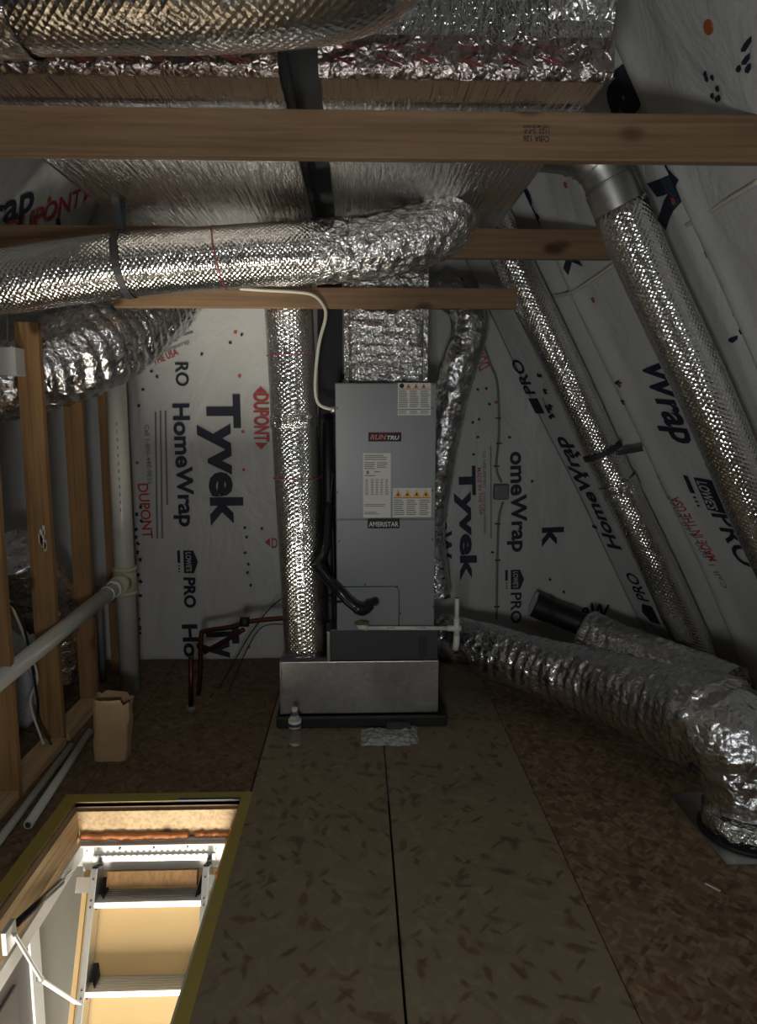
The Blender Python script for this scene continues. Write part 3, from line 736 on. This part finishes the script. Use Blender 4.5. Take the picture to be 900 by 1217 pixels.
# ------------------------------------------------------------------ flex ducts
def flexd(name, label, pts, r, seed=0, amp=1, step=.011, seg=72, mat='flex', cat='flex duct', pitch=.06):
    pp = smooth_path(pts, 8); b = B()
    def fn(d, a):
        return 1+amp*(.02*math.sin(d*2*PI/pitch+2.0*Nz(a*1.5, d*2, seed, 1)) + .045*Nz(math.cos(a)*2, math.sin(a)*2, d*7+seed, 1.2) + .045*abs(Nz(math.cos(a)*5, math.sin(a)*5, d*26+seed, 1)))
    rr = r
    if isinstance(r, (list, tuple)):
        rr = []
        for i in range(len(pp)):
            s = i/8; j = min(int(s), len(r)-2); rr.append(r[j]*(1-(s-j))+r[j+1]*(s-j))
    t = thing(name, label, cat, tuple(pp[0])); tube(b, pp, rr, seg, step=step, fn=fn); obj('foil_jacket', b, M[mat], t); return t
fx = flexd('flexible_duct', 'fat silver flexible duct lying on the floor from furnace to floor register', [(.50, 4.15, .30), (.68, 4.0, .29), (1.0, 3.72, .26), (1.25, 3.42, .27), (1.42, 3.05, .31), (1.50, 2.82, .35), (1.545, 2.66, .31), (1.55, 2.60, .20), (1.55, 2.58, .09)],
      [.14, .15, .165, .18, .20, .225, .205, .165, .14], 3)
flexd('flexible_duct', 'silver flexible duct lying behind the fat floor duct, under the dark hole', [(1.42, 4.18, .30), (1.58, 4.02, .25), (1.85, 3.75, .2), (2.0, 3.5, .18)], .15, 9)
flexd('flexible_duct', 'silver flexible duct dropping behind the right side of the grey furnace', [(.47, 4.25, 2.40), (.62, 4.22, 2.30), (.66, 4.2, 2.13), (.60, 4.2, 1.93), (.545, 4.25, 1.65), (.49, 4.3, 1.25), (.46, 4.35, .9), (.5, 4.3, .5)], [.10, .10, .105, .105, .10, .09, .09, .09], 5)
flexd('flexible_duct', 'wide crinkled flexible duct at upper left behind the tall smeared stud', [(-.98, 4.22, 2.52), (-1.14, 4.18, 2.33), (-1.40, 3.82, 2.03), (-1.70, 3.62, 1.87), (-1.93, 3.48, 1.79)], [.18, .23, .25, .22, .20], 7, 1.1)
flexd('flexible_duct', 'silver flexible duct low behind the left studs, beside the brown bag', [(-1.80, 3.62, .95), (-1.78, 3.78, .78), (-1.75, 3.95, .50), (-1.76, 4.0, .25), (-1.78, 4.0, .12)], [.14, .16, .17, .15, .14], 11)
# dark hose / hole on the gable
t = thing('dark_hose', 'black open-ended hose poking out above the floor duct by the gable wall', 'hose', tuple(PY(640, 722, 4.4)))
pp = smooth_path([PY(634, 718, 4.42), PY(655, 727, 4.40), PY(685, 739, 4.36), PY(715, 752, 4.3), PY(735, 765, 4.25)], 6)
b = B(); tube(b, pp, [.082]*6+[.075]*(len(pp)-6), 32, cap=True); obj('hose_wall', b, M['black'], t)
b = B(); tube(b, [pp[0]-(pp[1]-pp[0])*.3, pp[0]], .087, 32); obj('rim', b, M['flex'], t)
# floor register
t = thing('floor_register', 'galvanised square register plate with round collar under the flex duct end', 'register', (1.56, 2.58, 0))
bx('plate', M['galv'], t, 1.365, 1.80, 2.36, 2.86, .0005, .004)
b = B(); tube(b, [(1.55, 2.57, .004), (1.55, 2.57, .10)], .165, 48); obj('collar', b, M['tape'], t)
b = B(); tube(b, [(1.55, 2.57, .004), (1.55, 2.57, .014)], .178, 48); plab(obj('collar_gasket', b, M['black'], t), 'black gasket ring')

# ------------------------------------------------------------------ furnace
FX0, FX1, FY = -.113, .402, 3.58
t = thing('furnace', 'tall grey furnace cabinet with two front panels and badges', 'furnace', (.15, 3.85, .53))
cab = bx('cabinet', M['cab'], t, FX0, FX1, FY+.006, FY+.50, .526, 1.817, bev=.004)
up_ = bx('upper_panel', M['cab'], t, FX0+.002, FX1-.002, FY-.004, FY+.006, 1.124, 1.813, bev=.003)
lo = bx('lower_panel', M['cab'], t, FX0+.002, FX1-.002, FY-.004, FY+.006, .529, 1.118, bev=.003)
def screws(par, pts, y=FY-.004, r=.005):
    for (px, py) in pts:
        p = PY(px, py, y); b = B(); disc(b, (p.x, y, p.z), (0,-1,0), r, .003, 8); obj('screw', b, M['cabd'], par)
screws(up_, ((401, 485), (401, 585), (514, 485), (514, 583))); screws(lo, ((403, 643), (514, 641), (404, 724), (515, 721), (434, 695)))
# access plate with round corner
b = B(); a0 = PY(401, 697, FY); a1 = PY(474, 749, FY); x0, x1, z1, z0 = FX0+.004, a1.x, a0.z, .531; r = .03; ol = [(x0, z0), (x1, z0)]
for k in range(7): a = k/6*PI/2; ol.append((x1-r+r*math.cos(a), z1-r+r*math.sin(a)))
ol.append((x0, z1))
fr_ = [b.verts.new((x, FY-.009, z)) for x, z in ol]; bk = [b.verts.new((x, FY-.004, z)) for x, z in ol]
b.faces.new(fr_); b.faces.new(bk[::-1])
for i in range(len(ol)): b.faces.new((fr_[i], bk[i], bk[(i+1) % len(ol)], fr_[(i+1) % len(ol)]))
ac = obj('access_plate', b, M['cab'], t); screws(ac, ((472, 697), (476, 729)), FY-.009)
b = B(); pth = [V(x, FY-.0095, z) for x, z in ol[1:]]; tube(b, pth, .0022, 6); plab(obj('plate_edge', b, M['cabd'], ac), 'dark joint line')
# labels
def label_sheet(x0, y0, x1, y1, name='printed_label', mat='white'):
    a = PY(x0, y0, FY-.004); c = PY(x1, y1, FY-.004)
    return bx(name, M[mat], t, a.x, c.x, FY-.0056, FY-.004, c.z, a.z), a, c
def onlab(par, a, c, u0, v0, u1, v1, mat, name='printed_line', dy=.0004):
    w_ = c.x-a.x; h_ = a.z-c.z
    return bx(name, M[mat], par, a.x+u0*w_, a.x+u1*w_, FY-.0056-dy, FY-.0056, a.z-v1*h_, a.z-v0*h_)
def lines(par, a, c, u0, u1, v0, v1, n, mat='greyink', fill=.45):
    b = B(); w_ = c.x-a.x; h_ = a.z-c.z
    for k in range(n):
        v = v0+(v1-v0)*k/n; uu = u1-(u1-u0)*random.uniform(0, .25)
        box(b, a.x+u0*w_, a.x+uu*w_, FY-.006, FY-.0056, a.z-(v+(v1-v0)/n*fill)*h_, a.z-v*h_)
    obj('fine_print', b, M[mat], par)
def tri(par, a, c, u, v, du, dv, mat='yel'):
    w_ = c.x-a.x; h_ = a.z-c.z; b = B()
    q = [(u-du, v+dv), (u+du, v+dv), (u, v-dv)]
    f1 = [b.verts.new((a.x+x*w_, FY-.0062, a.z-z*h_)) for x, z in q]; b.faces.new(f1)
    obj('warning_triangle', b, M[mat], par, recalc=False)
    b = B(); q = [(u-du*.35, v+dv*.7), (u+du*.35, v+dv*.7), (u, v-dv*.2)]
    b.faces.new([b.verts.new((a.x+x*w_, FY-.0064, a.z-z*h_)) for x, z in q]); obj('warning_symbol', b, M['navy'], par, recalc=False)
L1, a, c = label_sheet(473, 455, 512, 493.5)
b = B(); p = (a.x+.12*(c.x-a.x), a.z-.09*(a.z-c.z)); disc(b, (p[0], FY-.0056, p[1]), (0,-1,0), .012, .0006, 16); obj('round_mark', b, M['navy'], L1)
for u in (.32, .55, .78): tri(L1, a, c, u, .09, .07, .07, 'org')
onlab(L1, a, c, .02, .175, .98, .20, 'org'); onlab(L1, a, c, .02, .81, .98, .83, 'navy')
for u in (.03, .36, .69): lines(L1, a, c, u, u+.28, .24, .78, 9); lines(L1, a, c, u, u+.28, .86, .97, 3)
L2, a, c = label_sheet(467, 580, 512.5, 614.5)
for u in (.14, .38, .62, .86): tri(L2, a, c, u, .17, .10, .13)
onlab(L2, a, c, .02, .31, .98, .35, 'org')
for u in (.03, .36, .69): lines(L2, a, c, u, u+.28, .40, .96, 8)
L3, a, c = label_sheet(431.5, 538.5, 464.5, 615)
lines(L3, a, c, .05, .9, .03, .12, 3); lines(L3, a, c, .05, .45, .14, .26, 4); lines(L3, a, c, .5, .9, .14, .24, 4)
onlab(L3, a, c, .12, .27, .22, .32, 'greyink', 'round_mark'); lines(L3, a, c, .05, .5, .34, .37, 1); lines(L3, a, c, .4, .65, .28, .31, 1)
for u in (.08, .28, .45, .62, .8): lines(L3, a, c, u, u+.12, .40, .66, 10)
lines(L3, a, c, .05, .95, .79, .84, 2); lines(L3, a, c, .05, .6, .91, .96, 2)
def cabtext(par, txt, x0, y, x1, cap, mat, dy, italic=0, bold=.02):
    A_ = PY(x0, y, FY); B_ = PY(x1, y, FY); vs, fs = glyphs(txt, bold); b = B(); L_ = B_.x-A_.x
    bv = [b.verts.new((A_.x+u*L_+v*cap*italic, FY-dy, A_.z+v*cap)) for u, v in vs]
    for f in fs:
        try: b.faces.new([bv[i] for i in f])
        except ValueError: pass
    return obj('badge_lettering', b, M[mat], par, recalc=False)
a = PY(438, 514, FY); c = PY(477, 524.5, FY); bd = bx('upper_badge', M['navy'], t, a.x, c.x, FY-.009, FY-.004, c.z, a.z, bev=.002)
bx('badge_rim', M['badgered'], bd, a.x-.001, c.x+.001, FY-.0085, FY-.0045, a.z-.001, a.z+.0025)
cabtext(bd, 'RUN', 440, 522.3, 458, .026, 'badgered', .0098, .25, .03); cabtext(bd, 'TRU', 459, 522.3, 473.5, .020, 'white', .0098, .25, .03)
a = PY(437, 616.5, FY); c = PY(475, 627.5, FY); bd = bx('lower_badge', M['navy'], t, a.x, c.x, FY-.009, FY-.004, c.z, a.z, bev=.002)
cabtext(bd, 'AMERISTAR', 438.5, 625.5, 473.5, .026, 'white', .0098, 0, .012)
# filter rack below
t = thing('filter_rack', 'dark grey filter rack box between furnace and metal base', 'filter rack', (.13, 3.85, .355))
bx('rack_box', M['cabd'], t, -.150, .425, 3.60, 4.10, .355, .525, bev=.003)
a = PY(498, 757, 3.6); c = PY(507, 781, 3.6); bx('slot_handle', M['dark'], t, a.x, c.x, 3.592, 3.6, c.z, a.z, bev=.002)
plab(bx('corner_strip', M['galv'], t, -.166, -.151, 3.585, 3.70, .355, .52), 'bright metal corner strip')
# base
t = thing('metal_plenum', 'wide low galvanised metal base box under furnace and return duct', 'plenum', (0, 3.85, .06))
mb = bx('box_body', M['galv'], t, -.412, .430, 3.59, 4.15, .062, .352, bev=.003)
for p in ((338, 797), (338, 845), (518, 797), (518, 843), (392, 800)):
    q = PY(*p, 3.59); b = B(); disc(b, (q.x, 3.59, q.z), (0,-1,0), .005, .003, 8); obj('screw', b, M['alu'], t)
bx('side_flange', M['galv'], t, -.418, -.411, 3.583, 4.1, .064, .355); bx('top_flange', M['cabd'], t, -.41, -.17, 3.593, 3.62, .352, .372)
t = thing('drain_pan', 'black plastic drain pan beneath the metal base box', 'drain pan', (0, 3.85, 0))
b = B(); box(b, -.43, .465, 3.555, 4.2, .001, .045, bev=.012); obj('pan_floor', b, M['pan'], t)
for r_ in ((-.43, .465, 3.545, 3.57), (-.43, .465, 4.185, 4.21), (-.44, -.42, 3.555, 4.2), (.445, .475, 3.555, 4.2)): bx('pan_rim', M['pan'], t, *r_, .002, .06, bev=.006)

# refrigerant line
t = thing('refrigerant_line', 'black insulated refrigerant line curving into the lower furnace panel', 'insulated pipe', tuple(PY(440, 716, 3.55)))
pp = smooth_path([PY(391, 600, 3.72), PY(388, 650, 3.66), PY(380, 672, 3.60), PY(388, 686, 3.55), PY(402, 701, 3.50), PY(417, 717, 3.49), PY(431, 725, 3.49), PY(441, 717, 3.53), V(PY(446,714,3.57).x, 3.572, PY(446,714,3.57).z)], 8)
n_ = len(pp); b = B(); tube(b, pp, [.022 if i < 16 else .026 if i < 44 else .03 if i < 55 else .02 for i in range(n_)], 20); obj('insulation', b, M['blackg'], t)
b = B(); p = PY(379, 673, 3.60); tube(b, [p+V(-.01,0,.02), p+V(.02,0,-.03)], .035, 16); obj('joint_wrap', b, M['black'], t)
p = PY(446, 714, FY-.009); b = B(); disc(b, (p.x, FY-.009, p.z), (0,-1,0), .022, .02, 20); obj('grommet', b, M['black'], t)
b = B(); tube(b, smooth_path([PY(388, 712, 3.62), PY(398, 715, 3.57), PY(412, 715, 3.54)], 5), .006, 8); obj('liquid_tube', b, M['copper'], t)
t = thing('line_bundle', 'black pipes, wires and a shade strip running up between return duct and furnace', 'pipe bundle', tuple(PY(392, 745, 3.75)))
b = B(); tube(b, smooth_path([PY(393, 738, 3.80), PY(392, 690, 3.82), PY(390, 560, 3.85), PY(389, 500, 3.95)], 6), .03, 16); obj('insulated_pipe', b, M['black'], t)
b = B(); tube(b, smooth_path([PY(399, 740, 3.72), PY(397, 690, 3.72), PY(396, 640, 3.72), PY(393, 600, 3.74), PY(396, 560, 3.74)], 6), .006, 8); obj('wire', b, M['black'], t)
bx('shade_strip', M['dark'], t, PY(381,700,4.2).x, PY(409,700,4.2).x, 4.19, 4.23, .38, 2.58)  # dark sheet painting the deep shade between return duct and furnace
# pvc drain with trap
t = thing('drain_pipe', 'thin white condensate pipe with upright vent across the furnace bottom', 'pipe', tuple(PY(430, 745, 3.53)))
yy = 3.535
def P2(x, y): return PY(x, y, yy)
b = B(); tube(b, [P2(432, 746.3), P2(540, 746.8)], .0107, 16); pi = obj('pipe_run', b, M['pvcw'], t)
cabx = [(468, 477), (500, 508)]
b = B(); tube(b, [P2(425, 743)+V(0,.03,0), P2(428, 745), P2(437, 746.3)], .0155, 16); obj('elbow_fitting', b, M['pvcw'], t)
b = B(); tube(b, [P2(532, 746.8), P2(548, 746.8)], .0155, 16); tube(b, [P2(543, 735), P2(543, 757)], .0155, 16); obj('tee_fitting', b, M['pvcw'], t)
b = B(); tube(b, [P2(543.5, 711), P2(543, 738)], .012, 16, cap=True); obj('vent_stub', b, M['pvcw'], t)
b = B(); tube(b, [P2(543, 755), P2(542.5, 765), P2(541, 772)], .0165, 16); obj('lower_fitting', b, M['pvcw'], t)
b = B(); disc(b, P2(543.5, 711), (0,0,1), .0095, .002, 12); plab(obj('open_end', b, M['dark'], t), 'dark open pipe end')
b = B(); bmesh.ops.create_icosphere(b, subdivisions=3, radius=1)
for v in b.verts: n0 = v.co.copy(); v.co = P2(430, 740.5)+V(n0.x*.038, n0.y*.014, n0.z*.012)*(1+.4*Nz(n0.x*4, n0.y*4, n0.z*4, 1))
plab(obj('sealant_blob', b, M['moss'], t), 'yellow green crusty sealant')
b = B()
for (u0, u1) in ((460, 463), (464, 469), (495, 497), (498, 506)): tube(b, [P2(u0, 745.4)-V(0,.0102,0), P2(u1, 745.4)-V(0,.0102,0)], .0018, 6)
obj('printed_line', b, M['greyink'], t)

# white cable down to furnace
t = tag(obj('thermostat_cable', (lambda b: (tube(b, smooth_path([PY(285, 343, 3.572), PY(315, 345, 3.572), PY(352, 347, 3.572), PY(373, 351, 3.572), PY(385, 364, 3.575), PY(387, 378, 3.58), PY(380, 405, 3.59), PY(376, 435, 3.60), PY(375, 465, 3.60), PY(380, 481, 3.60), PY(396, 487, 3.59)], 8), .0085, 12), b)[1])(B()), M['cable']), 'white cable looping down from the lowest beam into the furnace side', 'cable')
b = B(); tube(b, [PY(393, 487, 3.60), PY(400, 487, 3.60)], .016, 12); obj('cable_clamp', b, M['alu'], t)

# ------------------------------------------------------------------ wiring on the gable
def wall_run(s, pts, r, off): fn, hit, n, wall, inv = SURF[s]; return smooth_path([fn(*hit(*p), off) for p in pts], 6)
t = thing('junction_box', 'small grey junction box on the gable wrap right of the furnace', 'electrical box', tuple(gable_pt(*hit_gable(596, 585))))
p = gable_pt(*hit_gable(596, 584)); bx('box_body', M['boxg'], t, p.x-.055, p.x+.045, p.y-.05, p.y+.02, p.z-.052, p.z+.052, bev=.012)
bx('cover', M['cableg'], t, p.x-.045, p.x+.038, p.y-.056, p.y-.05, p.z-.044, p.z+.044, bev=.002)
b = B(); tube(b, wall_run('G', [(548, 330), (580, 425), (590, 450), (593, 480), (593, 520), (590, 555), (596, 573)], 0, .012), .008, 8)
ca = tag(obj('wall_cable', b, M['cableg']), 'grey cable stapled down the gable wrap into the junction box from above', 'cable')
b = B(); tube(b, wall_run('G', [(598, 596), (593, 615), (591, 660), (590, 735)], 0, .012), .008, 8)
cb = tag(obj('wall_cable', b, M['cableg']), 'grey cable running down from the junction box behind the floor duct', 'cable')
for (x, y, o_) in ((592, 497, ca), (593, 527, ca), (590, 554, ca), (591, 622, cb), (591, 665, cb), (590, 720, cb)):
    p = gable_pt(*hit_gable(x, y), .02); bx('staple', M['black'], o_, p.x-.018, p.x+.018, p.y-.004, p.y+.01, p.z-.004, p.z+.004)
b = B(); tube(b, wall_run('R', [(905, 214), (870, 235), (812, 270), (760, 295), (690, 342), (660, 350)], 0, .012), .010, 8)
tag(obj('wall_cable', b, M['cable']), 'pale cable crossing the upper right house wrap diagonally', 'cable')

# ------------------------------------------------------------------ left side pipes
t = thing('vertical_drain', 'tall white vertical plastic pipe with a cream tee fitting', 'pipe', (-1.385, 4.1, 0))
b = B(); tube(b, [(-1.383, 4.1, 0), (-1.383, 4.1, 2.05)], .057, 32); obj('pipe_run', b, M['pvc'], t)
zt = PY(148, 690, 4.1).z
b = B(); tube(b, [(-1.383, 4.1, zt-.075), (-1.383, 4.1, zt+.075)], .066, 32); tube(b, [(-1.383, 4.1, zt-.085), (-1.383, 4.1, zt-.06)], .070, 32); tube(b, [(-1.383, 4.1, zt+.06), (-1.383, 4.1, zt+.085)], .070, 32)
tube(b, [(-1.383, 4.06, zt), (-1.39, 3.98, zt-.004)], .054, 32); obj('tee_fitting', b, M['pvcy'], t)
b = B(); 
for k in range(12): box(b, -1.372, -1.367, 4.040, 4.046, 1.1+k*.045, 1.1+k*.045+.02)
obj('printed_line', b, M['greyink'], t)
t = thing('sloping_drain', 'slanted white plastic pipe from the tee down to the left edge', 'pipe', (-1.39, 3.98, zt))
e0 = V(-1.39, 4.0, zt-.003); e1 = PY(-25, 828, 2.72); dr_ = (e1-e0).normalized()
b = B(); tube(b, [e0+dr_*.05, e1], .0405, 32); obj('pipe_run', b, M['pvc'], t)
b = B(); tube(b, [e0+dr_*.045, e0+dr_*.075], .047, 32); tube(b, [e0+dr_*.135, e0+dr_*.15], .044, 32); obj('coupling_rings', b, M['pvcw'], t)
b = B(); tube(b, [(-1.60, 4.25, 0), (-1.60, 4.25, .62)], .02, 16); tag(obj('grey_conduit', b, M['cableg']), 'thin grey upright conduit left of the vertical drain pipe', 'conduit')
# floor pipes by the left studs
b = B(); q0 = V(-1.335, 2.67, .02); q1 = V(-1.40, 3.50, .02); rings = tube(b, [q0, q1], .019, 20); tag(obj('loose_pipe', b, M['pvc']), 'loose white pipe on the floor with its open end near the hatch tape', 'pipe')
b = B(); disc(b, q0-V(0,.002,0), (0,-1,0), .012, .002, 16); obj('open_end', b, M['dark'], bpy.data.objects['loose_pipe'])
b = B(); box(b, -1.40, -1.372, 1.9, 2.0, .001, .03); 
b.clear(); tube(b, [V(-1.37, 1.85, .018), V(-1.435, 3.35, .018)], .017, 20); tag(obj('loose_pipe', b, M['pvc']), 'longer loose white pipe on the floor nearest the studs', 'pipe')
# white box upper left
b = B(); p = PY(-30, 447, 3.37); q = PY(26, 414, 3.37); box(b, p.x, q.x, 3.30, 3.395, p.z, q.z, bev=.004)
t = tag(obj('white_box', b, M['aluw']), 'white metal box at the left edge below the hanging duct', 'electrical box')
b = B(); tube(b, [V(PY(10,414,3.36).x, 3.35, q.z), V(PY(10,375,3.36).x, 3.35, PY(10,375,3.36).z)], .004, 6); obj('wire', b, M['cableg'], t)
# copper lines
def cz_(x, y): return PZ(x, y, 0)
r1 = cz_(227, 845); r2 = cz_(236, 826)
t = thing('copper_pipe', 'tarnished copper pipe, nearer short riser standing on the dark back floor', 'pipe', tuple(r1))
top1 = PY(227, 780, r1.y)
b = B(); tube(b, [r1, top1], .014, 14); obj('riser', b, M['copper'], t)
b = B(); tube(b, [r1+V(0,0,.0), r1+V(0,0,.03)], .026, 16); obj('base_sleeve', b, M['cableg'], t)
t = thing('copper_pipe', 'tarnished copper pipe, bent riser running right towards the return duct', 'pipe', tuple(r2))
b = B(); tube(b, smooth_path([r2, PY(238, 800, r2.y), PY(239, 758, r2.y), PY(244, 750, r2.y), PY(275, 745, r2.y-.02), PY(300, 738, r2.y-.03), PY(345, 734, r2.y-.05)], 6), .014, 14); obj('line', b, M['copper'], t)
b = B(); tube(b, smooth_path([PY(243, 775, r2.y), PY(270, 760, r2.y-.02), PY(290, 748, r2.y-.03)], 6), .014, 14); obj('branch', b, M['copper'], t)
b = B(); p = PY(292, 739, r2.y-.03); tube(b, [p-V(.03,0,0), p+V(.02,0,0)], .03, 12); obj('pipe_support', b, M['black'], t)
b = B(); tube(b, smooth_path([PY(345, 704, 4.3), PY(322, 722, 4.32), PY(300, 750, 4.3), PY(285, 775, 4.3), PZ(262, 815, .006), PZ(250, 828, .006)], 6), .004, 8)
tag(obj('thin_wire', b, M['black']), 'thin black wire drooping to the floor, left one of two behind the return duct', 'wire')
b = B(); tube(b, smooth_path([PY(340, 742, 4.32), PY(312, 745, 4.3), PY(292, 775, 4.25), PZ(272, 822, .006)], 6), .004, 8)
tag(obj('thin_wire', b, M['black']), 'thin black wire drooping to the floor, right one of two behind the return duct', 'wire')

# ------------------------------------------------------------------ small things
# brown paper bag
t = thing('paper_bag', 'open brown paper bag standing by the vertical drain pipe', 'bag', (-1.21, 3.25, 0))
b = B(); W, Dp, Hh = .155, .10, .31; rings = []
for j in range(13):
    s = j/12; ring = []
    for k in range(32):
        a = 2*PI*k/32; x = math.copysign(abs(math.cos(a))**.35, math.cos(a))*W/2*(1+.1*s); y = math.copysign(abs(math.sin(a))**.35, math.sin(a))*Dp/2*(1+.1*s)
        m_ = 1+.10*Nz(a*1.2, s*4, 3, 1)*(.3+s); z = s*Hh*(1-.07*(math.cos(a) > .3)*s)+.012*Nz(a*2, s, 9, 1)*s
        ring.append(b.verts.new((-1.205+x*m_+.02*s, 3.27+y*m_, z)))
    rings.append(ring)
for r0, r1_ in zip(rings, rings[1:]):
    for k in range(32): b.faces.new((r0[k], r0[(k+1) % 32], r1_[(k+1) % 32], r1_[k]))
b.faces.new(rings[0][::-1]); o = obj('bag_shell', b, M['paper'], t, recalc=False); so = o.modifiers.new('thick', 'SOLIDIFY'); so.thickness = .003; so.offset = 0
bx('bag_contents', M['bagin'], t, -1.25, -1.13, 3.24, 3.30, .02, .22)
# water bottle
pb = PZ(351, 885, 0); t = thing('water_bottle', 'clear plastic water bottle on the floor in front of the metal base', 'bottle', (pb.x, pb.y, 0))
b = B(); lathe(b, [(.026, .001), (.031, .008), (.031, .05), (.029, .06), (.031, .07), (.031, .12), (.026, .145), (.014, .165), (.012, .18)], pb, 24); obj('bottle_body', b, M['clear'], t)
b = B(); lathe(b, [(.0325, .095), (.0325, .135)], pb, 24); plab(obj('bottle_label', b, M['white'], t), 'white and blue label')
b = B(); lathe(b, [(.033, .105), (.033, .12)], pb, 24); obj('label_band', b, M['btape'], bpy.data.objects['bottle_label'])
b = B(); lathe(b, [(.0155, .178), (.0155, .195)], pb, 20); obj('cap', b, M['white'], t)
# crumpled plastic bag
p0 = PZ(464, 872, 0); t = thing('plastic_packet', 'crumpled clear plastic packet with dark contents in front of the drain pan', 'packet', (p0.x, p0.y, 0))
b = B(); nu, nv = 34, 18; g_ = []
x0, x1 = PZ(430, 880, 0).x, PZ(498, 880, 0).x; y0, y1 = PZ(460, 887, 0).y, 3.53
for i in range(nu+1):
    g_.append([])
    for j in range(nv+1):
        u, v = i/nu, j/nv; e = min(u, 1-u, v, 1-v)*5; z = .003+min(1, e)*(.018+.022*abs(Nz(u*5, v*4, 2, 1.3))+.01*Nz(u*16, v*12, 3, 1))
        g_[-1].append(b.verts.new((x0+(x1-x0)*u+.01*Nz(v*4, u, 1, 1), y0+(y1-y0)*v+.02*Nz(u*4, v, 5, 1)+.02*(u > .85), z)))
for i in range(nu):
    for j in range(nv): f = b.faces.new((g_[i][j], g_[i+1][j], g_[i+1][j+1], g_[i][j+1])); f.smooth = True
o = obj('plastic_skin', b, M['bagp'], t)
b = B(); box(b, p0.x-.02, p0.x+.11, 3.46, 3.53, .03, .044, bev=.006); obj('dark_contents', b, M['dark'], t)
# scrap on the floor right
p = PZ(848, 1056, 0); b = B(); bar(b, p+V(-.02, .02, .006), p+V(.015, -.02, .004), .006, .004); tag(obj('wood_splinter', b, M['white']), 'small pale splinter on the right part of the floor', 'debris')
# insulation bag + wires on the left behind the studs
b = B(); bmesh.ops.create_icosphere(b, subdivisions=4, radius=1)
cb_ = PY(38, 760, 3.72)
for v in b.verts:
    n0 = v.co.copy(); v.co = V(cb_.x-.02, cb_.y-.14, .28)+V(n0.x*.14, n0.y*.09, n0.z*.25)*(1+.35*Nz(n0.x*2, n0.y*2, n0.z*2, 1)+.1*Nz(n0.x*7, n0.y*7, n0.z*7, 1))
for f in b.faces: f.smooth = True
t = tag(obj('plastic_sack', b, M['insb']), 'lumpy pale plastic sack behind the left studs', 'sack')
for k, (u, v, mt) in enumerate(((33, 745, 'black'), (42, 748, 'black'), (40, 788, 'ins'), (15, 728, 'rust'))):
    p = PY(u, v, 3.48); b = B(); s_ = .05 if mt == 'ins' else .03
    bar(b, p+V(-s_*.6, 0, s_*1.2), p+V(s_*.6, 0, -s_*1.2), s_ if mt == 'ins' else .018, .02); obj('sack_print', b, M[mt], t)
for k in range(2):
    b = B(); o_ = k*9; tube(b, smooth_path([PY(-5, 690+o_*2, 3.0), PY(16+o_, 725+o_, 3.15), PY(44, 800+o_*3, 3.30), PY(36+o_, 835+o_*2, 3.33), PZ(52+o_, 885, .05)], 7), .006, 8)
    tag(obj('loose_cable', b, M['cable'] if k % 2 == 0 else M['black']), ('white' if k % 2 == 0 else 'black')+' loose cable hanging in the tangle behind the left edge stud', 'cable')
